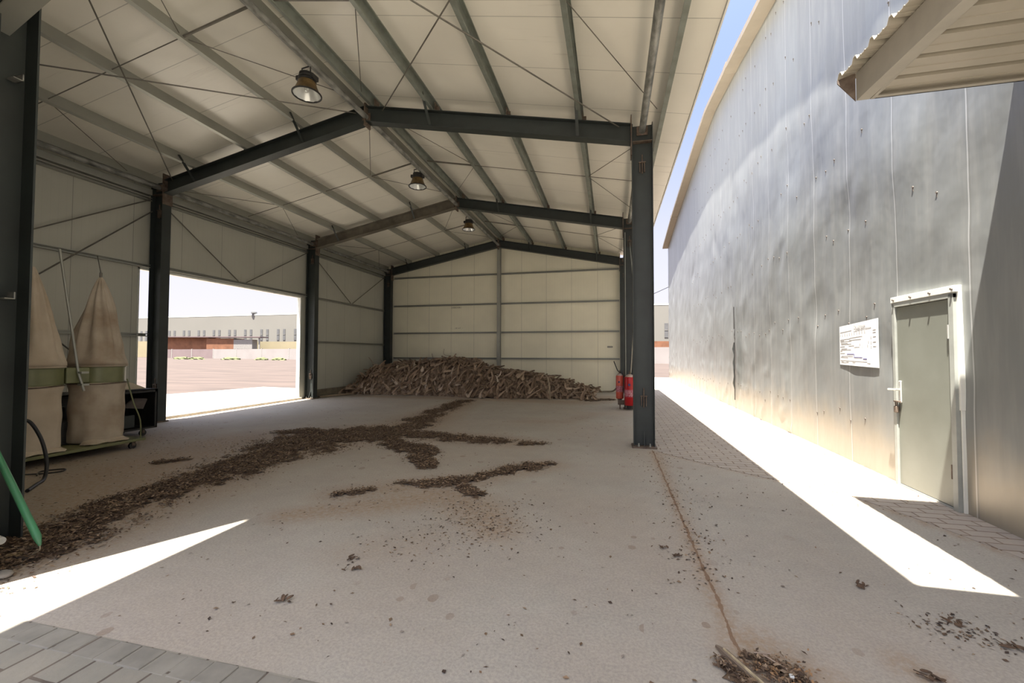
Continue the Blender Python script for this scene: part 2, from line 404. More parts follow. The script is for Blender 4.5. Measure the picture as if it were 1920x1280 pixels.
HALO = [
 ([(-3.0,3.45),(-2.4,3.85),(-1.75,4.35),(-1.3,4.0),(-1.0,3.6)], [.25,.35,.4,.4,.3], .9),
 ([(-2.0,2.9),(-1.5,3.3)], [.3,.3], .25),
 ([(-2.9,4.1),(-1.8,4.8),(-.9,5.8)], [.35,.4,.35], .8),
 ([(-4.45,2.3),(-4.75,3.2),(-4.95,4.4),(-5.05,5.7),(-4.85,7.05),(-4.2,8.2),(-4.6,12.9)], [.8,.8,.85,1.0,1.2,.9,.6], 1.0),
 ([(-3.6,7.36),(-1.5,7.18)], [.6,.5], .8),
 ([(-5.0,3.0),(-6.2,4.2),(-6.6,6.0)], [.9,1.1,1.1], .95),  # this and next: dust deepened to paint in the left floor's shade
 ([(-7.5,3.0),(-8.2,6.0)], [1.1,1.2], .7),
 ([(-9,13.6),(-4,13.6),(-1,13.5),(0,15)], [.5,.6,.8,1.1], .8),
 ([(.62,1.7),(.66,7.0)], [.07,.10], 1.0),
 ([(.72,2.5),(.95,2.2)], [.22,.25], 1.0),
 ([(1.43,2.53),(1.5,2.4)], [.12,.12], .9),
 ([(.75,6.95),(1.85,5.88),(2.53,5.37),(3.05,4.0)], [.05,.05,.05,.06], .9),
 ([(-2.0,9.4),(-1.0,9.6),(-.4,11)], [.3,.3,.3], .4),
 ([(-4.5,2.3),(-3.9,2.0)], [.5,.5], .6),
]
def band_val(x, y, pl, ws):
    best = 0
    for i in range(len(pl)-1):
        d, t = seg_d(x, y, pl[i], pl[i+1]); w = ws[i]*(1-t)+ws[i+1]*t
        best = max(best, 1.5-d/w)
    return best
def dens(x, y):
    v = max(band_val(x, y, p, w) for p, w in BANDS)
    n1 = noise.noise(Vector((x*1.9, y*1.5, 0)))*.75+noise.noise(Vector((x*5, y*4, 3)))*.75+noise.noise(Vector((x*13, y*11, 5)))*.5
    return v+n1*max(0, min(1, v*1.6))
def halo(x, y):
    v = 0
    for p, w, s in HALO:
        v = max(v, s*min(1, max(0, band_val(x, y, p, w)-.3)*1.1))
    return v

# ================================================================== THE GROUND
def floor_grid():
    x0, x1, y0, y1, s = -10.30, 3.6, 1.745, 17.6, .09
    nx = int((x1-x0)/s)+1; ny = int((y1-y0)/s)+1
    vs = []; st = []
    for j in range(ny+1):
        for i in range(nx+1):
            x = x0+(x1-x0)*i/nx; y = y0+(y1-y0)*j/ny
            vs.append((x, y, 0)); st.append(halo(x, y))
    fs = [(j*(nx+1)+i, j*(nx+1)+i+1, (j+1)*(nx+1)+i+1, (j+1)*(nx+1)+i) for j in range(ny) for i in range(nx)]
    o = raw('floor', vs, fs, M['concrete'])
    a = o.data.attributes.new('stain', 'FLOAT', 'POINT'); a.data.foreach_set('value', st)  # dust stain values, with the left floor's shade painted in
    return struct(o)
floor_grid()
def slab(name, poly, z, mat, th=.05):
    bm = bm_new(); A = [bm.verts.new((x, y, z)) for x, y in poly]; B = [bm.verts.new((x, y, z-th)) for x, y in poly]
    bm.faces.new(A); bm.faces.new(B[::-1]); n = len(poly)
    for i in range(n): bm.faces.new((A[i], B[i], B[(i+1) % n], A[(i+1) % n]))
    return struct(obj(name, bm, mat))
slab('floor_alley_paving', [(.72,7.0),(.95,6.75),(1.4,6.28),(1.85,5.88),(2.2,5.62),(2.53,5.37),(2.8,4.75),(3.03,4.05),(3.10,1.745),(3.62,1.745),(3.75,29.0),(.72,29.0)], .006, M['paver'])
slab('floor_front_paving', [(-9,-9),(9,-9),(9,1.742),(-9,1.742)], .004, M['paver_front'])
bm = bm_new()
for k in range(60):
    x = -7.2+k*.155
    bx(bm, (x, 1.60, -.02), (x+.145+.004*math.sin(k*3.1), 1.735, .008+.003*math.sin(k*1.7)))
struct(obj('trim_kerb_blocks', bm, simple('kerb_block', (.27, .25, .21), .85, 0, .15, 5, .3), bevel=.006))
slab('ground_sand', [(-400,-120),(300,-120),(300,400),(-400,400)], -.03, M['sand'], .3)
slab('ground_apron', [(-10.25,3.0),(-10.25,16.6),(-13.1,15.6),(-15.4,15.9),(-15.6,14.0),(-16.0,12.2),(-22,10.5),(-24,3.0)], .02, M['apron'], .06)
bm = bm_new()
for a, b in (((-10.3,9.6),(-15.6,13.2)), ((-10.3,12.9),(-13.5,15.3)), ((-11.8,5.5),(-13.2,15.4)), ((-10.3,7.2),(-20,8.6))):
    bar(bm, (*a, .021), (*b, .021), .05, .006)
obj('trim_apron_joints', bm, simple('joint_dirt', (.30, .25, .19), .9)); bpy.data.objects['trim_apron_joints']['kind'] = 'structure'

# ================================================================== THE SHED SHELL
RS = HR+RD+PD           # underside of roof sheet at the ridge
y0r, y1r, xe0, xe1 = 1.70, 17.75, -10.42, 1.27
bm = bm_new()
for sgn, xe in ((-1, xe0), (1, xe1)):
    za, zb = RS, roofz(xe, RS)
    hexa(bm, [(XM, y0r, za), (xe, y0r, zb), (xe, y1r, zb), (XM, y1r, za)],
             [(XM, y0r, za+.07), (xe, y0r, zb+.07), (xe, y1r, zb+.07), (XM, y1r, za+.07)])
struct(obj('ceiling', bm, M['ceiling']))
bm = bm_new(); z = roofz(xe1, RS)
bar(bm, (xe1+.015, y0r, z+.03), (xe1+.015, y1r, z+.03), .02, .12)
struct(obj('trim_eave_flashing', bm, M['white_trim']))
# left wall with the big opening
WLX = -10.20
bm = bm_new(); OY0, OY1, OZ = 7.03, 12.02, 3.46; ztop = roofz(WLX, RS)
bx(bm, (WLX-.08, 1.85, 0), (WLX, OY0, ztop)); bx(bm, (WLX-.08, OY1, 0), (WLX, 17.6, ztop)); bx(bm, (WLX-.08, OY0, OZ), (WLX, OY1, ztop))
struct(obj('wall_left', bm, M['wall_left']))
bm = bm_new(); bx(bm, (WLX-.16, OY0-.02, 0), (WLX+.10, OY1+.02, .07))
struct(obj('trim_threshold', bm, M['sill'], bevel=.01))
bm = bm_new(); bx(bm, (WLX-.10, OY1-.04, .07), (WLX+.03, OY1, OZ)); bx(bm, (WLX-.10, OY0, .07), (WLX+.02, OY0+.03, OZ)); bx(bm, (WLX-.10, OY0, OZ-.05), (WLX+.02, OY1, OZ))
struct(obj('trim_opening', bm, M['white_trim']))
# back wall (gabled)
bm = bm_new(); yb = 17.56
P = [(WLX, 0), (XR+.02, 0), (XR+.02, roofz(XR, RS)), (XM, RS), (WLX, roofz(WLX, RS))]
A = [bm.verts.new((x, yb, z)) for x, z in P]; B = [bm.verts.new((x, yb+.08, z)) for x, z in P]
bm.faces.new(A); bm.faces.new(B[::-1])
for i in range(5): bm.faces.new((A[i], B[i], B[(i+1) % 5], A[(i+1) % 5]))
struct(obj('wall_back', bm, M['wall_back']))
# front gable cladding left of the camera (outside the frame; shades the left part of the floor)
bm = bm_new(); P = [(-10.28, 0), (-4.05, 0), (-4.05, 5.95), (-10.28, roofz(-10.28, RS)-.12)]
A = [bm.verts.new((x, 1.82, z)) for x, z in P]; B = [bm.verts.new((x, 1.88, z)) for x, z in P]
bm.faces.new(A); bm.faces.new(B[::-1])
for i in range(4): bm.faces.new((A[i], B[i], B[(i+1) % 4], A[(i+1) % 4]))
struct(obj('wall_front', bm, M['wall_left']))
# roof over the place the photographer stands on, with its posts
bm = bm_new(); bx(bm, (-3.96, -.35, 5.2), (3.25, 2.14, 5.24))
for x, y in ((-3.85, -.25), (3.1, -.25), (-.5, -.25)): bx(bm, (x-.06, y-.06, 0), (x+.06, y+.06, 5.2))
struct(obj('ceiling_entrance', bm, M['ceiling']))

# ================================================================== STEEL FRAMES
ORD = ['nearest', 'middle', 'far']
def i_col(x_in, side, y, top, label, foot=True, lower_bracket=False):
    """portal column, inner flange face at x_in, web in the x-z plane"""
    s = side; x_out = x_in+s*.335; zt = roofz(x_in, HR+RD)-.02
    t = thing('steel_column', label, 'column', ((x_in+x_out)/2, y, 0), 'steel columns of the shed')
    bm = bm_new(); xm = (x_in+x_out)/2
    prof(bm, [(a, b) for a, b in isec(.20, .335)], (xm, y, .03), (xm, y, zt), up=(1, 0, 0))
    obj('shaft', bm, M['steel_dark'], t)
    bm = bm_new(); bx(bm, (min(x_in, x_out)-.03, y-.14, 0), (max(x_in, x_out)+.03, y+.14, .03))
    obj('base_plate', bm, M['steel_rust'], t, bevel=.003)
    for k, dx in enumerate((-.09, .09)):
        bm = bm_new(); lathe(bm, [(.017, 0), (.017, .018), (.011, .02), (.011, .05), (.0, .052)], (xm+dx, y-.115, .03), 6, cap=False)
        obj('anchor_bolt', bm, M['steel_galv'], t)
    bm = bm_new(); v = [bm.verts.new(p) for p in ((xm-.005, y-.01, .03), (xm-.005, y-.13, .03), (xm-.005, y-.01, .26), (xm+.005, y-.01, .03), (xm+.005, y-.13, .03), (xm+.005, y-.01, .26))]
    for f in ((0,1,2),(5,4,3),(0,3,4,1),(1,4,5,2),(2,5,3,0)): bm.faces.new([v[i] for i in f])
    obj('stiffener', bm, M['steel_dark'], t)
    # knee: end plate standing proud, continuity plate, gusset ears
    bm = bm_new(); bx(bm, (x_in-s*.018, y-.11, HK-.24), (x_in-s*.002, y+.11, zt+.16))
    obj('end_plate', bm, M['steel_rust'], t)
    bm = bm_new(); bx(bm, (x_in+s*.012, y-.1, HK-.02), (x_out-s*.012, y-.006, HK-.008)); bx(bm, (x_in+s*.012, y+.006, HK-.02), (x_out-s*.012, y+.1, HK-.008))
    obj('continuity_plate', bm, M['steel_rust'], t)
    for z in (4.72, .78):
        bm = bm_new(); bx(bm, (xm-.045, y-.045, z-.10), (xm-.03, y-.006, z+.06)); bx(bm, (xm+.03, y-.045, z-.10), (xm+.045, y-.006, z+.06))
        bx(bm, (xm-.055, y-.055, z+.06), (xm+.055, y-.006, z+.075)); tube(bm, [(xm, y-.03, z-.12), (xm, y-.03, z+.20)], .011, 8)
        obj('brace_bracket', bm, M['steel_rust'], t)
    return t
for k, y in enumerate(FY):
    i_col(XL, -1, y, None, 'dark steel column on the left side of the shed, '+['nearest, black in front of the bright opening', 'at the far side of the wide opening', 'in the back left corner behind the frond pile'][k])
    i_col(XR, 1, y, None, 'dark steel column on the right side of the shed, '+['nearest and widest, on a rusty base plate by the paved alley', 'second one back, with fire extinguishers in front', 'in the back right corner of the shed'][k])
def rafter(side, y, label, mat):
    xi = XL if side < 0 else XR
    t = thing('roof_rafter', label, 'roof beam', (XM+side*2.5, y, roofz(XM+side*2.5, HR)), 'steel rafters under the shed roof')
    bm = bm_new()
    # I-section with vertical ends
    w, tf = .19, .014
    def piece(y0, y1, za, zb):
        a = (XM, xi); hexa(bm, [(a[0], y0, roofz(a[0], HR)+za), (a[1], y0, roofz(a[1], HR)+za), (a[1], y1, roofz(a[1], HR)+za), (a[0], y1, roofz(a[0], HR)+za)],
                               [(a[0], y0, roofz(a[0], HR)+zb), (a[1], y0, roofz(a[1], HR)+zb), (a[1], y1, roofz(a[1], HR)+zb), (a[0], y1, roofz(a[0], HR)+zb)])
    piece(y-w/2, y+w/2, 0, tf); piece(y-w/2, y+w/2, RD-tf, RD); piece(y-.005, y+.005, tf, RD-tf)
    obj('beam', bm, mat, t)
    for off in (1.45, 4.22):
        x = XM+side*off; zt = roofz(x, HR+RD)+.10
        for dy in ((-1,) if side > 0 else (-1,)):
            bm = bm_new(); p0_ = (x-side*.045, y-.10, roofz(x, HR)+.02); p1_ = (x-side*.045, y-.46, zt+.02); bar(bm, p0_, p1_, .05, .006, up=(1, 0, 0)); bar(bm, (p0_[0], p0_[1]-.02, p0_[2]), (p1_[0], p1_[1]-.02, p1_[2]), .006, .05, up=(1, 0, 0))
            obj('fly_brace', bm, M['steel_dark'], t)
    for off in (.17, 1.45, 2.85, 4.22):
        x = XM+side*off; z = roofz(x, HR+RD)
        bm = bm_new(); bx(bm, (x+side*.036, y-.09, z-.005), (x+side*.046, y+.09, z+.15)); bx(bm, (x+side*.046, y-.005, z-.005), (x+side*.10, y+.005, z+.10))
        obj('purlin_cleat', bm, M['steel_rust'], t)
    return t
for k, y in enumerate(FY):
    rafter(-1, y, 'dark steel rafter on the left roof slope, '+['nearest', 'middle, dusty brown', 'farthest, against the back wall'][k], M['steel_dark'] if k != 1 else simple('dusty_brown_steel', (.15, .13, .10), .6, 0, .25, 3))
    rafter(1, y, 'dark steel rafter on the right roof slope, '+['nearest', 'middle', 'farthest, against the back wall'][k], M['steel_dark'])
    t = thing('apex_splice', 'rusty bolted apex splice plates at the peak of the '+ORD[k]+' frame', 'splice plate', (XM, y, HR-.08), 'apex splice plates of the frames')
    for s in (-1, 1):
        bm = bm_new(); bx(bm, (XM+s*.002, y-.10, HR-.09), (XM+s*.016, y+.10, HR+RD+.05)); obj('plate', bm, M['steel_rust'], t)
        bm = bm_new(); tube(bm, [(XM+s*.016, y-.06, HR-.05), (XM+s*.045, y-.06, HR-.05)], .014, 6); obj('bolt', bm, M['steel_rust'], t)
# purlins
PN = ['ridge purlin', 'second purlin below the ridge', 'third purlin below the ridge', 'fourth purlin below the ridge', 'eave purlin']
for side, sn in ((-1, 'left'), (1, 'right')):
    for k, off in enumerate((.17, 1.45, 2.85, 4.22, 5.57)):
        x = XM+side*off; z = roofz(x, HR+RD)+PD/2
        if k == 4 and side < 0: x = -10.12; z = roofz(x, HR+RD)+PD/2
        bm = bm_new(); prof(bm, [(a*side, b) for a, b in csec(.07, PD)], (x, 1.72, z), (x, 17.54, z), up=(-SL*side*-1, 0, 1))
        o = obj('roof_purlin', bm, M['steel_green'] if side > 0 else M['steel_galv'])
        tag(o, 'long galvanised steel '+PN[k]+' on the '+sn+' roof slope', 'purlin', 'galvanised roof purlins')
# tie pipes in the line of ridge and eaves
for x, z, nm in ((XM, HR+.10, 'under the ridge'), (XR+.17, 5.33, 'along the right row of column tops'), (XL-.17, 5.30, 'along the left row of column tops')):
    for k, (a, b) in enumerate(((2.3, FY[0]-.02), (FY[0]+.02, FY[1]-.02), (FY[1]+.02, FY[2]-.02))):
        bm = bm_new(); tube(bm, [(x, a, z), (x, b, z)], .055, 12)
        t = tag(obj('tie_pipe', bm, M['steel_pipe'], smooth=True), 'grey weathered tie pipe '+nm+', '+['bay nearest the camera', 'middle bay', 'farthest bay'][k], 'pipe', 'round tie pipes between the frames')
        bm = bm_new(); bx(bm, (x-.09, b-.02, z-.075), (x+.09, b-.008, z+.075)); obj('end_flange', bm, M['steel_rust'], t)
# cross rods and sag rods
def rod(p0, p1, label, r=.011, group='thin steel brace rods', mat='rod'):
    bm = bm_new(); tube(bm, [p0, p1], r, 6)
    return tag(obj('brace_rod', bm, M[mat]), label, 'rod', group)
def rz(x): return roofz(x, HR+.25)
y0b = 2.35; yA = FY[0]-.05
rod((-9.60, yA, rz(-9.60)), (-5.15, y0b, rz(-5.15)), 'diagonal brace rod under the near left roof slope, starting at the left column')
rod((-4.95, yA, rz(-4.95)), (-9.95, y0b, rz(-9.95)), 'long diagonal brace rod under the left slope of the near bay, ending at the ridge')
rod((-4.36, yA, rz(-4.36)), (.25, y0b, rz(.25)), 'long diagonal brace rod under the right slope of the near bay, starting at the apex')
rod((.15, yA, rz(.15)), (-4.60, y0b, rz(-4.60)), 'diagonal brace rod under the near right roof slope, ending at the right column')
for k, ym in enumerate((4.75, 9.75, 14.75)):
    bay = ['near', 'middle', 'far'][k]
    for side, sn in ((-1, 'left'), (1, 'right')):
        off = [.17, 1.45, 2.85, 4.22, 5.45]
        zz = HR+RD+.05
        a = XM+side*off[1]; b = XM+side*off[4]
        rod((a, ym, roofz(a, zz)), (b, ym, roofz(b, zz)), 'thin sag rod across the '+sn+' roof slope in the '+bay+' bay', .008, 'sag rods between the purlins')
        a = XM+side*off[0]; b = XM+side*off[1]
        rod((a, ym, roofz(a, zz)), (b, ym, roofz(b, zz)), 'thicker strut between the first two '+sn+' purlins in the '+bay+' bay', .02, 'purlin struts near the ridge')
        for d in (-1, 1):
            yy = ym+d*2.1
            rod((XM+side*off[3], ym, roofz(XM+side*off[3], zz)), (XM+side*off[4], yy, roofz(XM+side*off[4], zz)), 'short slanting rod at the %s eave of the %s bay, %s one' % (sn, bay, 'far' if d > 0 else 'near'), .007, 'short slanting eave rods')
            rod((XM+side*off[1], ym, roofz(XM+side*off[1], zz)), (XM+side*off[0], yy, roofz(XM+side*off[0], zz)), 'short slanting rod by the ridge, %s slope of the %s bay, %s one' % (sn, bay, 'far' if d > 0 else 'near'), .007, 'short slanting ridge rods')
# cross bracing behind the nearest right column
for a, b, nm in (((XR+.17, FY[1]-.05, 4.72), (XR+.17, FY[0]+.02, .85), 'falling towards the camera'), ((XR+.17, FY[1]-.05, .85), (XR+.17, FY[0]+.02, 4.72), 'rising towards the camera')):
    rod(a, b, 'light steel brace rod between the first two right columns, '+nm, .012, None, 'steel_galv')
# left wall girts
def girt(y0, y1, z, label, x=WLX+.05, h=.07, w=.09):
    bm = bm_new(); prof(bm, csec(w, h, .004, .015), (x, y0, z), (x, y1, z))
    tag(obj('wall_girt', bm, M['steel_galv']), label, 'wall rail', 'horizontal wall rails of the left wall')
for z, nm in ((1.95, 'lower'), (3.50, 'middle'), (5.02, 'upper')):
    girt(1.9, FY[0]-.1, z, nm+' steel rail on the left wall behind the dust bags')
girt(FY[0]+.1, FY[1]-.1, 3.52, 'steel rail over the wide opening', h=.08)
girt(FY[0]+.1, FY[1]-.1, 5.02, 'steel rail at the top of the panel above the opening')
for z, nm in ((1.95, 'lower'), (3.50, 'middle'), (5.02, 'upper')):
    girt(FY[1]+.1, FY[2]-.1, z, nm+' steel rail on the left wall beside the frond pile')
xb = WLX+.10
for a, b, nm in (((FY[0]+.1, 5.0), (9.5, 3.55), 'above the opening, near half of the V'), ((9.75, 3.55), (FY[1]-.1, 5.0), 'above the opening, far half of the V'),
                 ((FY[1]+.1, 5.0), (14.65, 3.55), 'beside the frond pile, near half of the V'), ((14.78, 3.55), (FY[2]-.12, 5.05), 'beside the frond pile, far half of the V'),
                 ((4.9, 3.55), (FY[0]-.15, 5.0), 'high behind the dust bags, rising to the column'), ((2.45, .25), (FY[0]-.1, 4.75), 'long, rising behind the dust bags'), ((2.45, 4.75), (FY[0]-.1, .3), 'long, falling behind the dust bags')):
    rod((xb, a[0], a[1]), (xb, b[0], b[1]), 'grey diagonal brace on the left wall, '+nm, .014, 'diagonal braces on the left wall')
# gutter-like boxed beam at the top of the left wall
for k, (a, b) in enumerate(((1.9, FY[0]-.12), (FY[0]+.12, FY[1]-.12), (FY[1]+.12, FY[2]-.12))):
    bm = bm_new(); bx(bm, (WLX+.002, a, 5.10), (WLX+.13, b, 5.24))
    tag(obj('eave_beam', bm, M['steel_galv'], bevel=.008), 'pale boxed eave beam at the top of the left wall, '+['nearest', 'middle', 'farthest'][k]+' bay', 'beam', 'boxed eave beams of the left wall')
# back wall rails and middle post
for side, sn, a, b in ((-1, 'left', -9.8, XM-.08), (1, 'right', XM+.08, XR-.02)):
    for z, nm in ((1.34, 'lowest'), (2.47, 'second'), (3.72, 'third'), (5.02, 'top')):
        bm = bm_new(); zr = .06
        prof(bm, csec(.08, .07, .004, .015), (a, yb-.05, z), (b, yb-.05, z))
        tag(obj('wall_girt', bm, M['steel_galv']), nm+' steel rail from the floor on the '+sn+' half of the back wall', 'wall rail', 'horizontal rails of the back wall')
bm = bm_new(); prof(bm, isec(.15, .16, .01, .008), (XM, yb-.12, 0), (XM, yb-.12, HR))
tag(obj('gable_post', bm, M['steel_galv']), 'slim steel post in the middle of the cream back wall', 'post')
# stencilled marks on the back wall and a small plate
def text_obj(name, body, size, loc, rot, mat, parent=None, ext=.0008, align='LEFT'):
    c = bpy.data.curves.new(name, 'FONT'); c.body = body; c.size = size; c.extrude = ext; c.align_x = align
    o = bpy.data.objects.new(name, c); COL.objects.link(o)
    dg = bpy.context.evaluated_depsgraph_get(); me = bpy.data.meshes.new_from_object(o.evaluated_get(dg))
    bpy.data.objects.remove(o); o = bpy.data.objects.new(name, me); COL.objects.link(o); me.materials.append(mat)
    o.rotation_euler = rot
    if parent: o.parent = parent; o.location = Vector(loc)-wloc(parent)
    else: o.location = loc
    return o
ink = simple('faded_ink', (.32, .29, .20), .8)
ink2 = simple('grey_print', (.36, .35, .34), .8)
o = text_obj('stencil_print', 'I(IIBBIIAIIR1', .10, (-6.99, yb-.002, 3.57), (PI/2, 0, 0), ink); tag(o, 'faded dark stencil print under the third rail of the back wall', 'print')
o = text_obj('stencil_print', 'I . . . | B1 4 F . ;', .09, (-6.99, yb-.002, 2.65), (PI/2, 0, 0), ink); tag(o, 'faded dark stencil print just above the second rail of the back wall', 'print')
bm = bm_new(); bx(bm, (-.15, yb-.008, 1.80), (.07, yb, 1.87)); tag(obj('wall_plate', bm, simple('grey_plate', (.35, .34, .30), .6)), 'small grey plate near the right end of the back wall', 'plate')

# ================================================================== NEAR POST AND BEAM (left edge)
t = thing('gable_post', 'very near dark steel post at the left edge, beside the chip litter', 'post', (-4.88, 2.335, 0))
bm = bm_new(); prof(bm, isec(.30, .25, .014, .01), (-4.88, 2.335, .02), (-4.88, 2.335, 6.1), up=(0, 1, 0)); obj('shaft', bm, M['steel_dark'], t)
bm = bm_new(); bx(bm, (-5.06, 2.18, 0), (-4.70, 2.50, .02)); obj('base_plate', bm, M['steel_rust'], t)
for z, x1 in ((2.02, -4.79), (3.85, -4.78)):
    bm = bm_new(); bx(bm, (-5.30, 2.33, z-.03), (x1, 2.395, z-.022)); bx(bm, (-5.30, 2.385, z-.03), (x1, 2.395, z+.03))
    obj('girt_cleat', bm, M['steel_pipe'], t, bevel=.002)
t = thing('haunch_beam', 'sloping grey steel beam at the top left corner, crossing the near post', 'beam', (-4.4, 2.22, 4.4))
def hz(x): return 4.20+(x+4.857)*.455
bm = bm_new(); hexa(bm, [(-4.90, 2.185, hz(-4.90)), (-3.75, 2.185, hz(-3.75)), (-3.75, 2.345, hz(-3.75)), (-4.90, 2.345, hz(-4.90))],
                        [(-4.90, 2.185, hz(-4.90)+.014), (-3.75, 2.185, hz(-3.75)+.014), (-3.75, 2.345, hz(-3.75)+.014), (-4.90, 2.345, hz(-4.90)+.014)])
obj('bottom_flange', bm, M['steel_galv'], t)
bm = bm_new(); hexa(bm, [(-4.90, 2.255, hz(-4.90)+.014), (-3.75, 2.255, hz(-3.75)+.014), (-3.75, 2.27, hz(-3.75)+.014), (-4.90, 2.27, hz(-4.90)+.014)],
                        [(-4.90, 2.255, hz(-4.90)+.30), (-3.75, 2.255, hz(-3.75)+.30), (-3.75, 2.27, hz(-3.75)+.30), (-4.90, 2.27, hz(-4.90)+.30)])
obj('web', bm, M['steel_rust'], t)
bm = bm_new(); bx(bm, (-5.04, 2.15, 4.03), (-4.92, 2.20, 4.13)); obj('end_plate', bm, M['steel_galv'], t, bevel=.004)

# ================================================================== RIGHT BUILDING
WTOP = [(1.0, 7.6), (9.64, 9.02), (12.4, 9.46), (15.2, 9.82), (17.3, 9.72), (24.4, 9.09), (28.9, 8.48)]
def wtop(y): return float(np.interp(y, [a for a, b in WTOP], [b for a, b in WTOP]))
def wall_x(y): return WX+WA*y
def dent(y, z):
    a = max(0, min(1, (z-.1)/1.2))*max(0, min(1, (8.2-z)/2.5))
    pn = math.floor((y-4.34)/1.075)
    q = Vector((y*.75, z*.55, pn*.13)); d = .030*noise.noise(q)+.015*noise.noise(Vector((y*1.5+z*.5, z*1.2-y*.3, 5+pn*.25)))+.007*noise.noise(Vector((y*3.2+z*1.5, z*2.1, 1)))
    r = noise.noise(Vector((y*1.2+9, z*1.1+4, 2)));
    if r > .3: d -= (r-.3)*.05
    u = (y-4.34)/1.075-pn; d *= .55+.45*math.sin(PI*u)**.5
    b = 0
    if z < 2.2 and y > 9:        # kicked-in creases near the ground
        b = .03*max(0, noise.noise(Vector((y*3, z*4, 8)))-.1)*(2.2-z)
    near = max(0, min(1, (y-2.0)/3.0)); dd = (d*a+b)*(.35+.65*near)
    return dd
ny, nz = 330, 104; ys = np.linspace(.9, 28.75, ny+1); vs = []; 
for y in ys:
    zt = wtop(y)
    for k in range(nz+1):
        z = zt*k/nz; vs.append((wall_x(y)-dent(y, z), y, z))
fs = [(i*(nz+1)+k, i*(nz+1)+k+1, (i+1)*(nz+1)+k+1, (i+1)*(nz+1)+k) for i in range(ny) for k in range(nz)]
base = len(vs)
for y in ys: vs.append((wall_x(y)+.25, y, 0)); vs.append((wall_x(y)+.25, y, wtop(y)))
for i in range(ny):
    fs.append((base+2*i, base+2*i+2, base+2*i+3, base+2*i+1))
    fs.append((i*(nz+1)+nz, base+2*i+1, base+2*i+3, (i+1)*(nz+1)+nz))
fs.append(tuple([ny*(nz+1)+k for k in range(nz+1)]+[base+2*ny+1, base+2*ny]))
fs.append(tuple([k for k in range(nz, -1, -1)]+[base, base+1]))
struct(raw('wall_right', vs, fs, M['wall_right'], True))
# verge soffit over it
OH = .33
bm = bm_new(); pr = None
for (y, z) in WTOP[:1]+[(WTOP[i][0], WTOP[i][1]) for i in range(1, len(WTOP))]:
    xw = wall_x(y); ring = [bm.verts.new(p) for p in ((xw-OH, y, z), (xw+.6, y, z), (xw+.6, y, z+.14), (xw-OH, y, z+.14))]
    if pr:
        for i in range(4): bm.faces.new((pr[i], pr[(i+1) % 4], ring[(i+1) % 4], ring[i]))
    else: bm.faces.new(ring)
    pr = ring
bm.faces.new(pr[::-1])
struct(obj('trim_verge', bm, M['soffit']))
for y in (12.5, 24.4):
    bm = bm_new(); z = wtop(y); bx(bm, (wall_x(y)-OH-.012, y-.15, z-.012), (wall_x(y)+.02, y+.15, z+.15)); struct(obj('trim_verge_joint', bm, M['soffit']))
# fixing screws with short dark strips painting the shadow below each
scr = simple('screw_rust_shadow', (.16, .13, .11), .7)
bm = bm_new(); R = random.Random(5)
rows = [(2.12, 1), (.62, 1), (3.35, .8), (4.55, .8), (5.8, .8), (7.2, .8), (8.4, .6)]
for zrow, pr_ in rows:
    for i in range(44):
        y = 4.9+i*.36+R.uniform(-.1, .1)
        if y > 20 or R.random() > pr_*.72: continue
        if 4.95 < y < 6.1 and zrow < 2.3: continue
        z = zrow+R.uniform(-.12, .12)+(.25 if y > 9 and zrow > 2.5 else 0)
        if z > wtop(y)-.2: continue
        x = wall_x(y)-dent(y, z)-.002
        tube(bm, [(x+.006, y, z), (x-.008, y, z)], .011, 6)
        hexa(bm, [(x-.001, y-.003, z-.05), (x+.004, y-.003, z-.05), (x+.004, y+.003, z-.05), (x-.001, y+.003, z-.05)],
                 [(x-.003, y-.006, z), (x+.004, y-.006, z), (x+.004, y+.006, z), (x-.003, y+.006, z)])
o = obj('wall_screws', bm, scr); tag(o, 'small rusty fixing screws dotted over the dented metal wall', 'screws', kind='stuff')
# torn sheet edge low on the wall
bm = bm_new(); yt = 13.05; xw = wall_x(yt)
for k in range(9):
    z0, z1 = .55+k*.19, .55+(k+1)*.19; w0 = .05+.06*math.sin(k*1.3)**2; w1 = .05+.06*math.sin((k+1)*1.3)**2
    if k > 6: w0 *= .5; w1 *= .3
    hexa(bm, [(xw-.05, yt-.02, z0), (xw-.05-w0, yt-.14-w0, z0), (xw-.055-w0, yt-.15-w0, z0), (xw-.06, yt-.02, z0)],
             [(xw-.05, yt-.02, z1), (xw-.05-w1, yt-.14-w1, z1), (xw-.055-w1, yt-.15-w1, z1), (xw-.06, yt-.02, z1)])
tag(obj('torn_sheet_flap', bm, M['wall_right'], smooth=True), 'torn and curled metal sheet edge low on the dented wall', 'torn sheet')
bm = bm_new(); bx(bm, (xw-.045, yt+.0, .25), (xw-.03, yt+.035, 2.9)); tag(obj('open_seam', bm, M['black']), 'dark open seam above the torn sheet edge on the dented wall', 'seam')

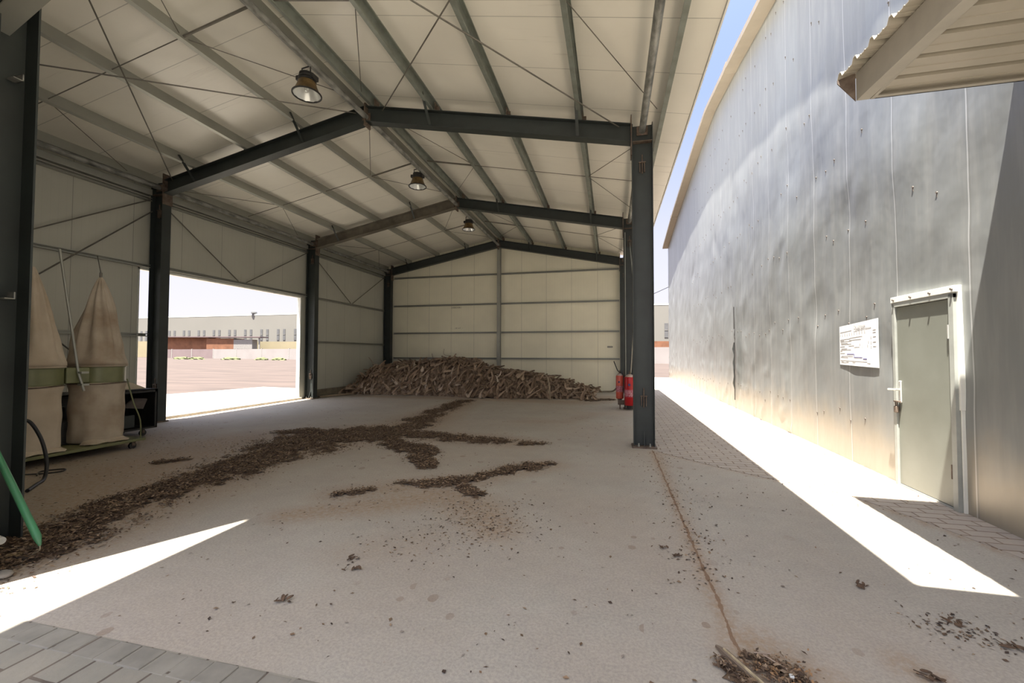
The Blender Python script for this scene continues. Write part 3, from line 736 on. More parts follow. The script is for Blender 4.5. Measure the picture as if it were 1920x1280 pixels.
# door_1
xd = wall_x(5.5)-.02
door = thing('door_1', None, None, (xd, 5.5, 0)); door['kind'] = 'structure'
M['door'] = simple('greygreen_door_paint', (.21, .218, .185), .45, .1, .12, 1.6, c2=(.175, .18, .15))
M['frame'] = simple('door_frame_paint', (.33, .34, .31), .5, 0, .1, 5)
M['lever'] = simple('satin_handle', (.70, .70, .66), .3, .6, .05, 5)
D0, D1, DZ = 5.02, 5.97, 2.14
def wx(y, off): return wall_x(y)-off
def wbox(bm, y0, y1, z0, z1, o0, o1):
    hexa(bm, [(wx(y0, o0), y0, z0), (wx(y1, o0), y1, z0), (wx(y1, o1), y1, z0), (wx(y0, o1), y0, z0)],
             [(wx(y0, o0), y0, z1), (wx(y1, o0), y1, z1), (wx(y1, o1), y1, z1), (wx(y0, o1), y0, z1)])
bm = bm_new(); wbox(bm, D0+.07, D1-.055, .03, DZ-.03, .0, .045); leaf = obj('leaf', bm, M['door'], door, bevel=.004)
bm = bm_new(); wbox(bm, D1-.05, D1, 0, DZ+.02, -.02, .065); wbox(bm, D0, D0+.065, 0, DZ+.02, -.02, .065); wbox(bm, D0, D1, DZ-.025, DZ+.03, -.02, .065); wbox(bm, D0+.06, D1-.05, 0, .025, -.02, .05)
obj('frame', bm, M['frame'], door, bevel=.003)
bm = bm_new(); wbox(bm, D0-.024, D1+.01, DZ+.03, DZ+.095, -.02, .07); wbox(bm, D0-.024, D0+.003, 1.001, DZ+.0305, -.02, .036); wbox(bm, D0-.02, D0-.004, .0, 1.0, -.02, .03)
obj('cover_strip', bm, M['white_trim'], door, bevel=.003)
for y in np.linspace(D0, D1-.05, 4):
    bm = bm_new(); tube(bm, [(wx(y, .07), y, DZ+.06), (wx(y, .085), y, DZ+.06)], .012, 6); obj('screw', bm, scr, door)
for z in (1.78, .38):
    bm = bm_new(); tube(bm, [(wx(D0+.075, .055), D0+.075, z-.07), (wx(D0+.075, .055), D0+.075, z+.07)], .014, 10); obj('hinge', bm, M['lever'] if z > 1 else M['steel_rust'], door, smooth=True)
yh = 5.865
bm = bm_new(); wbox(bm, yh-.022, yh+.022, .98, 1.24, .045, .062); h = obj('handle_plate', bm, M['lever'], leaf, bevel=.008)
bm = bm_new(); tube(bm, spline([(wx(yh, .05), yh, 1.135), (wx(yh, .105), yh, 1.135), (wx(yh, .112), yh+.03, 1.135), (wx(yh, .108), yh+.12, 1.13)], 5), .011, 8); obj('door_handle', bm, M['lever'], leaf, smooth=True)
bm = bm_new(); wbox(bm, yh-.02, yh+.075, .985, 1.0, .05, .085); tube(bm, spline([(wx(yh+.05, .07), yh+.035, .93), (wx(yh+.05, .075), yh+.035, .99), (wx(yh+.05, .075), yh+.06, .99), (wx(yh+.05, .07), yh+.06, .93)], 5), .005, 6)
obj('hasp', bm, M['steel_rust'], leaf)
bm = bm_new(); wbox(bm, yh+.02, yh+.075, .86, .935, .055, .085)
tag(obj('padlock', bm, M['steel_rust'], bevel=.006), 'small dull padlock hanging from the hasp under the door handle', 'padlock')

# sign
sg = thing('notice_board', 'white printed plan sheet fixed to the dented wall beside the door', 'sign', (wall_x(6.82)-.03, 6.82, 1.38))
M['paper'] = simple('white_sheet', (.74, .74, .74), .5, 0, .03, 3)
def bow(u, z): return 0.008+.010*math.sin(PI*min(1, max(0, u)))*max(0, (2.0-z)/.62)
ny_, nz_ = 16, 10; vs = []
Y0, Y1 = 6.335, 7.30
def sg_z(u, v): return 1.375+.022*u+(2.022-.056*u-1.375-.022*u)*v
for i in range(ny_+1):
    for k in range(nz_+1):
        u = i/ny_; y = Y0+(Y1-Y0)*u; z = sg_z(u, k/nz_); vs.append((wx(y, bow(u, z)+.01), y, z))
n0 = len(vs)
for v in vs[:n0]: vs.append((v[0]+.004, v[1], v[2]))
fs = []
for i in range(ny_):
    for k in range(nz_):
        a = i*(nz_+1)+k; q = (a, a+1, a+nz_+2, a+nz_+1); fs.append(q); fs.append(tuple(n0+j for j in q[::-1]))
o = raw('sheet', [tuple(Vector(v)-sg.location) for v in vs], fs, M['paper'], True); o.parent = sg
def mark(bm, u0, v0, u1, v1, w=.004, tt=.001):
    """a printed stroke on the sheet; u runs from the sheet's left (far) edge, v from its top"""
    def P(u, v, d): 
        uu = 1-u; y = Y0+(Y1-Y0)*uu; z = sg_z(uu, 1-v); return Vector((wx(y, bow(uu, z)+.01+d), y, z))
    n = max(1, int(math.hypot(u1-u0, v1-v0)/.08))
    for i in range(n):
        a = P(u0+(u1-u0)*i/n, v0+(v1-v0)*i/n, tt); b = P(u0+(u1-u0)*(i+1)/n, v0+(v1-v0)*(i+1)/n, tt)
        bar(bm, a, b, .002, w, up=(0, 0, 1) if abs((b-a).normalized().z) < .7 else (0, 1, 0)) if abs((b-a).normalized().z) < .7 else bar(bm, a, b, w, .002, up=(1, 0, 0))
bm = bm_new()
for k in range(11): mark(bm, .03+k*.066, .20, .03+k*.066, .26, .014)
for seg in ((.02,.35,.28,.345),(.28,.345,.33,.33),(.33,.33,.63,.32),(.63,.32,.63,.60),(.02,.37,.14,.37),(.28,.38,.60,.385),(.27,.52,.42,.52),(.42,.52,.42,.56),(.42,.56,.56,.56),(.02,.53,.16,.53),(.02,.64,.08,.64),(.02,.70,.16,.70),(.02,.88,.75,.89),(.02,.16,.35,.15)): mark(bm, *seg, .004)
for v in (.40, .44, .47, .58, .61, .77, .80, .93): mark(bm, .03+.3*(v % .1), v, .2+.5*((v*7) % .5), v+.005, .003)
for u, v in ((.84,.35),(.78,.44),(.84,.46),(.84,.55),(.57,.48),(.76,.52)): mark(bm, u, v, u, v+.045, .015)
for v in (.22, .27, .36, .47, .56): mark(bm, .88, v, .95, v, .005)
for u in (.05, .2, .38, .75): mark(bm, u, .915, u+.07, .92, .007)
obj('printed_lines', bm, ink2, sg)
bm = bm_new()
for seg in ((.22,.725,.42,.725),(.42,.725,.42,.80),(.42,.80,.63,.80)): mark(bm, *seg, .009)
mark(bm, .65, .83, .74, .83, .014)
obj('blue_route_line', bm, simple('blue_print', (.12, .11, .30), .7), sg)
def sign_text(body, u, v, size):
    uu = 1-u; y = Y0+(Y1-Y0)*uu; z = sg_z(uu, 1-v)
    text_obj('heading', body, size, (wx(y, .016+bow(uu, z)), y, z), (PI/2, 0, -PI/2), ink2, sg)
sign_text('Mijustream', .42, .105, .062); sign_text('EVACUATION PLAN OF WAREHOUSE', .42, .14, .024)

# ================================================================== CANOPY OVER THE DOOR
cz = 4.0
t = thing('door_canopy', 'beige corrugated metal canopy over the door, upper right corner', 'canopy', (2.75, 3.2, 3.8))
M['canopy'] = simple('beige_corrugated_sheet', (.40, .36, .295), .5, 0, .06, 3, c2=(.34, .31, .25))
bm = bm_new(); pf = []; y = 4.34
ribp = .235
while y > 1.3:
    pf += [(y, .0), (y-.025, .045), (y-.055, .045), (y-.08, 0), (y-.115, 0), (y-.12, .008), (y-.13, .008), (y-.135, 0), (y-.175, 0), (y-.18, .008), (y-.19, .008), (y-.195, 0)]
    y -= ribp
def czz(y): return cz+.055-.05*(4.34-y)
A = [bm.verts.new((2.03, y, czz(y)+z)) for y, z in pf]; B = [bm.verts.new((wall_x(4)+.02, y, czz(y)+z)) for y, z in pf]
A2 = [bm.verts.new((2.03, y, czz(y)+z+.006)) for y, z in pf]; B2 = [bm.verts.new((wall_x(4)+.02, y, czz(y)+z+.006)) for y, z in pf]
for i in range(len(pf)-1):
    bm.faces.new((A[i], A[i+1], B[i+1], B[i])); bm.faces.new((A2[i], B2[i], B2[i+1], A2[i+1])); bm.faces.new((A[i], A2[i], A2[i+1], A[i+1]))
bm.faces.new((A[0], B[0], B2[0], A2[0]))
obj('corrugated_sheet', bm, M['canopy'], t)
bm = bm_new(); hexa(bm, [(2.13, 4.25, 3.80), (2.23, 4.25, 3.80), (2.23, 1.4, 3.66), (2.13, 1.4, 3.66)], [(2.13, 4.25, czz(4.25)-.005), (2.23, 4.25, czz(4.25)-.005), (2.23, 1.4, czz(1.4)-.005), (2.13, 1.4, czz(1.4)-.005)])
obj('side_beam', bm, M['beige'], t, bevel=.004)
bm = bm_new(); bx(bm, (2.235, 4.235, 3.80), (wall_x(4), 4.25, 3.885)); bx(bm, (2.235, 4.20, 3.80), (wall_x(4), 4.25, 3.806)); obj('front_strip', bm, M['beige'], t, bevel=.002)
# ribbed lining under the beams
bm = bm_new(); pf = []; y = 4.235; zl = 3.835
while y > 1.5:
    pf += [(y, 0), (y-.075, 0), (y-.08, .006), (y-.09, .006), (y-.095, 0), (y-.190, 0), (y-.196, .065), (y-.236, .065), (y-.242, 0)]
    y -= .25
for h_ in (0, .004):
    A = [bm.verts.new((2.235, y, zl+z+h_)) for y, z in pf]; B = [bm.verts.new((wall_x(4)+.02, y, zl+z+h_)) for y, z in pf]
    for i in range(len(pf)-1): bm.faces.new((A[i], A[i+1], B[i+1], B[i]))
obj('ribbed_lining', bm, M['canopy'], t)
bm = bm_new(); bx(bm, (2.232, 1.5, 3.795), (2.262, 4.24, 3.832)); obj('edge_strip', bm, M['beige'], t)
bm = bm_new(); hexa(bm, [(2.03, 4.335, czz(4.34)-.03), (2.13, 4.255, 3.80), (2.13, 4.26, 3.80), (2.03, 4.345, czz(4.34)-.03)], [(2.03, 4.335, czz(4.34)), (2.13, 4.255, czz(4.34)), (2.13, 4.26, czz(4.34)), (2.03, 4.345, czz(4.34))])
obj('corner_flashing', bm, M['steel_rust'], t)

# ================================================================== HIGH-BAY LAMPS
M['reflector'] = simple('lamp_reflector_inside', (.85, .86, .84), .22, .35, .1, 6, c2=(.7, .72, .7), world=False)
M['lamp_shell'] = simple('brown_tinted_lampshade', (.20, .13, .05), .4, .3, .3, 10, c2=(.07, .04, .015), world=False)
def lamp(x, y, z, label):
    t = thing('high_bay_lamp', label, 'lamp', (x, y, z), 'high-bay lamps hanging under the ridge')
    c = (x, y, z)
    bm = bm_new(); lathe(bm, [(.215, 0), (.205, .02), (.185, .06), (.155, .13), (.135, .20), (.13, .215)], c, 32, cap=False); obj('shade', bm, M['lamp_shell'], t, smooth=True, recalc=True)
    bm = bm_new(); lathe(bm, [(.208, .004), (.197, .03), (.15, .12), (.12, .2), (.0, .205)], c, 32, cap=False, fn=lambda a, zz, r: r*(1+.012*math.cos(a*12))); obj('reflector', bm, M['reflector'], t, smooth=True, recalc=False)
    bm = bm_new(); lathe(bm, [(.215, -.008), (.226, -.004), (.226, .012), (.205, .014), (.205, -.004), (.215, -.008)], c, 32, cap=False); obj('rim', bm, M['black'], t, smooth=True)
    bm = bm_new(); lathe(bm, [(.0, .05), (.028, .06), (.038, .10), (.028, .15), (.022, .2)], c, 12, cap=False); obj('bulb', bm, M['reflector'], t, smooth=True)
    bm = bm_new(); lathe(bm, [(.13, .205), (.14, .21), (.14, .235), (.115, .24), (.115, .255), (.13, .26), (.13, .285), (.105, .29), (.105, .31), (.12, .315), (.12, .335), (.0, .34)], c, 20)
    bx(bm, (x-.16, y-.07, z+.23), (x+.16, y+.07, z+.30)); obj('ballast_housing', bm, M['black'], t)
    bm = bm_new(); tube(bm, [(x-.10, y, z+.32), (x-.10, y, z+.45), (x+.06, y, z+.47), (x+.06, y, z+.33)], .012, 8); obj('hanger_bracket', bm, M['black'], t)
    zt = HR+.10
    bm = bm_new(); tube(bm, spline([(x+.0, y, z+.46), (x+.04, y, z+.50), (XM, y, zt+.02)], 4), .006, 6); obj('hook', bm, M['black'], t)
lx = XM-.06
lamp(lx, 5.70, 5.74, 'round high-bay lamp under the ridge, nearest of three')
lamp(lx, 9.68, 5.80, 'round high-bay lamp under the ridge, middle of three')
lamp(lx, 13.60, 5.84, 'round high-bay lamp under the ridge, smallest and farthest of three')

# ================================================================== DUST COLLECTOR
M['canvas'] = simple('stained_canvas', (.50, .435, .34), .9, 0, .12, 2.6, .3, c2=(.33, .25, .175))
M['canvas_light'] = simple('pale_canvas', (.60, .52, .41), .9, 0, .1, 2.2, .3, c2=(.46, .38, .28))
M['olive'] = simple('olive_enamel', (.20, .21, .10), .35, .1, .12, 4, c2=(.15, .155, .075))
dc = thing('dust_collector', 'twin-bag dust collector with olive drums on a wheeled base by the left wall', 'dust collector', (-7.95, 4.5, 0))
bm = bm_new(); bx(bm, (-8.42, 3.55, .115), (-7.50, 5.36, .155)); bx(bm, (-8.40, 3.55, .10), (-8.36, 5.36, .16)); obj('base', bm, M['olive'], dc, bevel=.004)
for x in (-7.56, -8.33):
    for y in (3.65, 5.20):
        bm = bm_new(); tube(bm, [(x-.018, y, .05), (x+.018, y, .05)], .05, 16); w = obj('caster', bm, M['rubber'], dc, smooth=True)
        bm = bm_new(); bx(bm, (x-.028, y-.02, .05), (x-.022, y+.03, .115)); bx(bm, (x+.022, y-.02, .05), (x+.028, y+.03, .115)); bx(bm, (x-.03, y-.025, .105), (x+.03, y+.035, .115)); obj('fork', bm, M['steel_rust'], w)
def fold(seed, amp):
    def f(a, z, r):
        n1 = noise.noise(Vector((math.cos(a)*1.6+seed, math.sin(a)*1.6, z*.9)))
        n2 = noise.noise(Vector((math.cos(a)*3.4+seed*2, math.sin(a)*3.4, z*2.4)))
        return r*(1+amp*(n1*1.3+n2*.7))
    return f
def bag_unit(cx, cy, seed, matu, matl):
    R0 = .33
    bm = bm_new(); lathe(bm, [(R0, 1.085), (R0+.008, 1.09), (R0+.008, 1.10), (R0, 1.105), (R0, 1.32), (R0+.008, 1.325), (R0+.008, 1.335), (R0, 1.34)], (cx, cy, 0), 40); d = obj('drum', bm, M['olive'], dc, smooth=True)
    # upper filter bag, gathered to a point
    pf = []
    for k in range(31):
        t_ = k/30; r = R0*((1-t_)**.80)*(1.0+.05*max(0, 1-t_*9)) + .012
        pf.append((r if t_ < .99 else .012, 1.36+1.40*t_))
    def fu(a, z, r):
        t_ = (z-1.36)/1.4; g = math.sin(a*9+seed+2.5*t_)*.10*min(1, t_*3)+.06*math.sin(a*4+seed*2); return fold(seed, .07+.14*t_)(a, z, r)*(1+1.5*g*min(1, t_*4+.1))
    bm = bm_new(); lathe(bm, [(R0+.02, 1.335), (R0+.028, 1.345), (R0+.01, 1.36)]+pf, (cx, cy, 0), 56, fn=lambda a, z, r: fu(a, z, r) if z > 1.36 else r); obj('filter_bag', bm, matu, dc, smooth=True, angle=0)
    # lower collection bag
    pl_ = [(R0-.02, .17)]+[(R0*(.985+.015*math.sin(k*.8)), .19+k*.05) for k in range(17)]+[(R0+.012, 1.05), (R0+.012, 1.085)]
    def fl(a, z, r):
        k = max(0, 1-(z-.16)/.9); return fold(seed+5, .02+.09*k)(a, z, r)*(1+.03*math.sin(a*7+seed)*k)
    bm = bm_new(); lathe(bm, pl_, (cx, cy, 0), 56, fn=fl)
    obj('collection_bag', bm, matl, dc, smooth=True, angle=0)
    bm = bm_new(); tube(bm, [(cx+(R0+.016)*math.cos(a), cy+(R0+.016)*math.sin(a), 1.075+.006*math.sin(a*3)) for a in np.linspace(0, 2*PI, 40)], .009, 6, cap=False); obj('clamp_ring', bm, M['steel_rust'], dc, smooth=True)
    # turned out hem lying on the base
    bm = bm_new()
    hem = []
    for k in range(13):
        a = -1.0+k*.16; r0 = R0*.93; r1 = R0+.07+.05*math.sin(k*.9)
        hem.append(((cx+r0*math.cos(a), cy+r0*math.sin(a), .215+.01*math.sin(k)), (cx+r1*math.cos(a), cy+r1*math.sin(a), .162+.012*math.sin(k*2.1)**2)))
    for (a, b), (c, d_) in zip(hem, hem[1:]):
        up = Vector((0, 0, .008)); hexa(bm, [Vector(a), Vector(b), Vector(d_), Vector(c)], [Vector(a)+up, Vector(b)+up, Vector(d_)+up, Vector(c)+up])
    obj('hem', bm, matl, dc, smooth=True)
bag_unit(-7.94, 4.94, 1.3, M['canvas'], M['canvas'])
bag_unit(-7.90, 4.12, 4.1, M['canvas_light'], M['canvas_light'])
bm = bm_new(); bx(bm, (-7.84, 4.42, 1.10), (-7.72, 4.72, 1.33)); obj('duct_box', bm, M['olive'], dc, bevel=.01)
bm = bm_new(); tube(bm, [(-7.66, 4.60, .98), (-7.70, 4.55, 1.25), (-7.92, 4.41, 3.08)], .017, 8); obj('support_pole', bm, M['steel_galv'], dc, smooth=True)
bm = bm_new(); bx(bm, (-7.71, 4.55, 1.06), (-7.62, 4.64, 1.09)); bx(bm, (-7.71, 4.54, 1.24), (-7.62, 4.63, 1.27)); obj('pole_clamp', bm, M['steel_galv'], dc)
bm = bm_new(); tube(bm, spline([(-7.62, 5.14, 1.13), (-7.56, 5.20, .75), (-7.52, 5.28, .45), (-7.53, 5.30, .15)], 5), .010, 8); obj('side_rod', bm, M['olive'], dc, smooth=True)
bm = bm_new(); tube(bm, [(-7.94, 4.94, 2.75), (-7.945, 4.945, 2.83)], .018, 8); tube(bm, [(-7.945, 4.945, 2.82), (-10.07, 6.20, 3.50)], .007, 6); obj('hanging_cord', bm, M['rod'], dc)
# motor and fan housing between the drums, behind
bm = bm_new(); lathe(bm, [(.0, .16), (.2, .16), (.2, .5), (.12, .55), (.12, .72), (.0, .74)], (-8.22, 4.57, 0), 20); obj('fan_housing', bm, M['black'], dc, smooth=True)

# black wheeled cabinet behind it
cb = thing('equipment_cabinet', 'black open-fronted metal cabinet on casters behind the dust bags', 'cabinet', (-8.85, 5.4, 0))
bm = bm_new(); X0, X1, Y0c, Y1c, Z0, Z1 = -9.2, -8.46, 4.55, 6.24, .13, .87
bx(bm, (X0, Y0c, Z0), (X1, Y1c, Z0+.03)); bx(bm, (X0, Y0c, Z1-.02), (X1, Y1c, Z1)); bx(bm, (X0, Y0c, Z0), (X0+.02, Y1c, Z1)); bx(bm, (X0, Y0c, Z0), (X1, Y0c+.02, Z1)); bx(bm, (X0, Y1c-.02, Z0), (X1, Y1c, Z1))
bx(bm, (X1-.03, Y0c, Z0), (X1, Y0c+.04, Z1)); bx(bm, (X1-.03, Y1c-.05, Z0), (X1, Y1c, Z1)); bx(bm, (X1-.03, Y0c, Z1-.06), (X1, Y1c, Z1)); bx(bm, (X1-.02, 5.35, Z0), (X1, 5.39, Z1))
obj('body', bm, M['black'], cb, bevel=.004)
for x in (-9.08, -8.55):
    for y in (4.68, 6.05):
        bm = bm_new(); tube(bm, [(x-.02, y, .055), (x+.02, y, .055)], .055, 16); w = obj('caster', bm, M['rubber'], cb, smooth=True)
        bm = bm_new(); bx(bm, (x-.03, y-.02, .055), (x-.024, y+.02, .13)); bx(bm, (x+.024, y-.02, .055), (x+.03, y+.02, .13)); obj('fork', bm, M['steel_rust'], w)
bm = bm_new(); bx(bm, (-9.05, 5.45, .17), (-8.6, 5.95, .40)); tube(bm, [(-8.9, 5.5, .47), (-8.6, 5.5, .47)], .07, 14); obj('stored_machine', bm, M['steel_dark'], cb, bevel=.01)
bm = bm_new(); v = [(-8.62, 5.75, .55), (-8.55, 6.05, .50), (-8.55, 6.12, .68), (-8.62, 5.95, .70)]
hexa(bm, v, [(x-.03, y, z+.01) for x, y, z in v]); obj('crumpled_sheet', bm, simple('dull_sheet', (.10, .08, .07), .7), cb)
# folded sack on the cabinet
bm = bm_new(); hexa(bm, [(-9.1, 5.55, .872), (-8.6, 5.55, .872), (-8.58, 6.15, .872), (-9.1, 6.15, .872)], [(-9.05, 5.62, 1.10), (-8.75, 5.60, 1.08), (-8.72, 5.98, .99), (-9.05, 5.95, 1.02)])
tag(obj('folded_sack', bm, M['canvas'], bevel=.03, smooth=True), 'folded tan sack lying on top of the black cabinet', 'sack')

# black hose looping on the floor
bm = bm_new(); tube(bm, spline([(-7.05, 3.50, .02), (-7.12, 3.52, .45), (-7.00, 3.62, .72), (-6.92, 3.72, .52), (-6.82, 3.74, .22), (-6.70, 3.66, .03), (-6.50, 3.48, .02), (-6.30, 3.30, .02)], 8), .019, 10)
tag(obj('hose', bm, M['rubber'], smooth=True), 'thick black hose looping down to the floor in front of the dust bags', 'hose')
bm = bm_new(); tube(bm, spline([(-7.25, 3.42, .5), (-7.15, 3.60, .10), (-7.10, 3.80, .012), (-6.95, 3.95, .012), (-7.05, 4.05, .012), (-7.2, 3.9, .012), (-7.0, 3.75, .012)], 6), .008, 8)
tag(obj('cable', bm, M['rubber'], smooth=True), 'thin dark cable coiled on the floor by the base of the dust collector', 'cable')
# green pole
M['green'] = simple('green_plastic', (.05, .24, .11), .4, 0, .15, 8, c2=(.06, .19, .10))
gp = thing('green_pole', 'green pole with a bent wire end leaning at the near post', 'pole', (-4.23, 2.26, 0))
bm = bm_new(); tube(bm, [(-4.86, 2.24, 1.10), (-4.717, 2.24, .885), (-4.21, 2.27, .165), (-4.19, 2.272, .12), (-4.185, 2.273, .10)], .02, 12, radii=[.021, .021, .024, .014, .008]); obj('handle', bm, M['green'], gp, smooth=True)
bm = bm_new(); tube(bm, spline([(-4.187, 2.272, .11), (-4.18, 2.27, .07), (-4.225, 2.26, .04), (-4.25, 2.24, .01), (-4.23, 2.20, .006)], 6), .005, 8); obj('wire_hook', bm, simple('bent_wire', (.28, .24, .17), .5, .4), gp, smooth=True)
# a small stone and a concrete lump at the left edge
bm = bm_new(); bmesh.ops.create_icosphere(bm, subdivisions=3, radius=.05)
for v in bm.verts: v.co = Vector((v.co.x*1.3, v.co.y, v.co.z*.5))*(1+.25*noise.noise(v.co*9)) + Vector((-4.10, 2.03, .02))
tag(obj('concrete_lump', bm, M['apron'], smooth=True), 'rounded concrete lump on the floor at the left edge by the near post', 'lump')
# white pipe end by near post
bm = bm_new(); tube(bm, [(-4.86, 2.28, .125), (-4.50, 2.22, .125)], .028, 14); tube(bm, [(-4.86, 2.28, .0), (-4.86, 2.28, .13)], .028, 14)
tag(obj('pipe_stub', bm, M['white_trim'], smooth=True), 'short off-white pipe end beside the foot of the near post', 'pipe')

# ================================================================== FIRE EXTINGUISHERS
def ext(x, y, z, r, h, red, label, handle=False):
    t = thing('fire_extinguisher', label, 'fire extinguisher', (x, y, z), 'red fire extinguishers at the second right column')
    mt = simple('extinguisher_red', red, .3, 0, .08, 6, world=False)
    bm = bm_new(); lathe(bm, [(r*.9, 0), (r, .02), (r, h*.90), (r*.93, h*.93), (r*.72, h*.97), (r*.35, h), (.0, h*1.0)], (x, y, z), 28); obj('cylinder', bm, mt, t, smooth=True)
    bm = bm_new(); lathe(bm, [(r*.96, h*.90), (r*.9, h*.94), (r*.6, h*.99), (r*.22, h*1.03)], (x, y, z), 24, cap=False); obj('shoulder_cover', bm, simple('dusty_shoulder', (.45, .36, .30), .6), t, smooth=True)
    bm = bm_new(); lathe(bm, [(.022, h), (.022, h+.06), (.03, h+.06), (.03, h+.08), (0, h+.085)], (x, y, z), 12); bx(bm, (x-.02, y-.10, z+h+.06), (x+.02, y+.06, z+h+.075)); bx(bm, (x-.015, y-.09, z+h+.095), (x+.015, y+.05, z+h+.105)); obj('valve', bm, M['steel_rust'], t)
    bm = bm_new(); tube(bm, spline([(x+.03, y, z+h+.04), (x+r*.9, y-.02, z+h), (x+r+.02, y-.02, z+h*.75), (x+r+.015, y-.02, z+h*.35)], 6), .012, 8); obj('hose', bm, M['rubber'], t, smooth=True)
    bm = bm_new(); aa = np.linspace(-PI*.95, -PI*.1, 12)
    for a, b in zip(aa, aa[1:]):
        r2 = r+.002; v = [(x+r2*math.cos(q), y+r2*math.sin(q)) for q in (a, b)]
        f = [bm.verts.new((v[0][0], v[0][1], z+h*.28)), bm.verts.new((v[1][0], v[1][1], z+h*.28)), bm.verts.new((v[1][0], v[1][1], z+h*.52)), bm.verts.new((v[0][0], v[0][1], z+h*.52))]; bm.faces.new(f)
    m2, n2, b2 = newmat('extinguisher_label'); vv, pp = coords(n2, (1, 1, 1)); s2 = n2.nodes.new('ShaderNodeSeparateXYZ'); L(n2, pp, s2.inputs[0])
    ln = line_at(n2, s2.outputs[2], .03, 0, .012); nn = noise_n(n2, vv, 60, 2)
    L(n2, mix_c(n2, math_n(n2, 'MULTIPLY', ln, ramp(n2, nn, .45, .5)), (.34, .02, .06), (.7, .6, .6)), b2.inputs['Base Color'])
    obj('label', bm, m2, t, smooth=True)
    bm = bm_new(); tube(bm, [(x-.02, y-r-.002, z+h*.68), (x-.02, y-r-.006, z+h*.68)], r*.25, 20); obj('emblem', bm, simple('blue_emblem', (.06, .05, .16), .5), t)
    bm = bm_new(); lathe(bm, [(r*.6, -z+.03 if z < .2 else -.03), (r*.6, 0)], (x, y, z), 16); obj('foot_ring', bm, M['black'], t)
    if handle:
        bm = bm_new(); tube(bm, [(x-.01, y, z+h+.05), (x-.06, y-.02, z+h+.10), (x-.16, y-.03, z+h+.36)], .014, 8); tube(bm, [(x-.03, y-.03, z+h), (x-.075, y-.04, z+h*.55), (x-.06, y-.04, z+h*.3)], .016, 8); obj('horn', bm, M['black'], t, smooth=True)
    return t
ext(.50, 12.02, .13, .145, .84, (.45, .008, .012), 'bright red fire extinguisher standing in front of the second right column')
ext(.235, 12.30, .28, .105, .70, (.62, .11, .07), 'orange-red fire extinguisher behind the bright red one, with a black horn', True)  # lighter, more orange red than the other cylinder
bm = bm_new(); bx(bm, (.18, 12.16, .12), (.37, 12.208, .25)); bx(bm, (.22, 12.2, 0), (.26, 12.24, .25)); 
tag(obj('extinguisher_bracket', bm, M['steel_rust']), 'small rusty bracket under the orange-red extinguisher', 'bracket')
# pale conduit on second right column
bm = bm_new(); tube(bm, [(.40, 12.19, 0.03), (.40, 12.19, 5.0)], .012, 8); tag(obj('conduit', bm, M['steel_galv']), 'thin vertical conduit on the second right column', 'conduit')
# thick grey rope-like hose by the wall foot
bm = bm_new(); tube(bm, spline([(-.9, 16.9, .03), (-.3, 17.2, .04), (.1, 17.0, .10), (.28, 16.4, .45), (.30, 16.2, .70)], 6), .03, 8); tag(obj('bent_stalk', bm, simple('dry_stalk', (.30, .26, .20), .8), smooth=True), 'long bent dry stalk curving up in the back right corner', 'stalk')

# ================================================================== PILE OF PALM FROND STUBS
def stub_mat(core=False):
    m, n, b = newmat('dry_palm_stub' if not core else 'pile_core')
    oi = n.nodes.new('ShaderNodeObjectInfo'); g = n.nodes.new('ShaderNodeTexCoord')
    mp = n.nodes.new('ShaderNodeMapping'); mp.inputs['Scale'].default_value = (3, 22, 22); L(n, g.outputs['Object'], mp.inputs[0])
    f = noise_n(n, mp.outputs[0], 2.0, 4)
    r = n.nodes.new('ShaderNodeValToRGB'); L(n, oi.outputs['Random'] if not core else noise_n(n, g.outputs['Object'], 5.0, 3), r.inputs[0])
    cs = [(0, (.20, .135, .09)), (.3, (.36, .26, .18)), (.55, (.48, .37, .27)), (.75, (.28, .19, .125)), (1, (.66, .56, .46))] if not core else [(0.2, (.06, .04, .026)), (.38, (.20, .14, .095)), (.5, (.36, .27, .19)), (.6, (.15, .10, .07)), (.75, (.48, .39, .30))]
    r.color_ramp.elements[0].position = cs[0][0]; r.color_ramp.elements[1].position = cs[-1][0]; r.color_ramp.elements[0].color = (*cs[0][1], 1); r.color_ramp.elements[1].color = (*cs[-1][1], 1)
    for p, c in cs[1:-1]: e_ = r.color_ramp.elements.new(p); e_.color = (*c, 1)
    col = mix_c(n, math_n(n, 'MULTIPLY', ramp(n, f, .4, .65), .5), r.outputs[0], (.16, .10, .06))
    L(n, col, b.inputs['Base Color']); b.inputs['Roughness'].default_value = .8
    bump_n(n, b, f, .4, .01)
    return m
MB_, MC_ = stub_mat(), stub_mat(True)
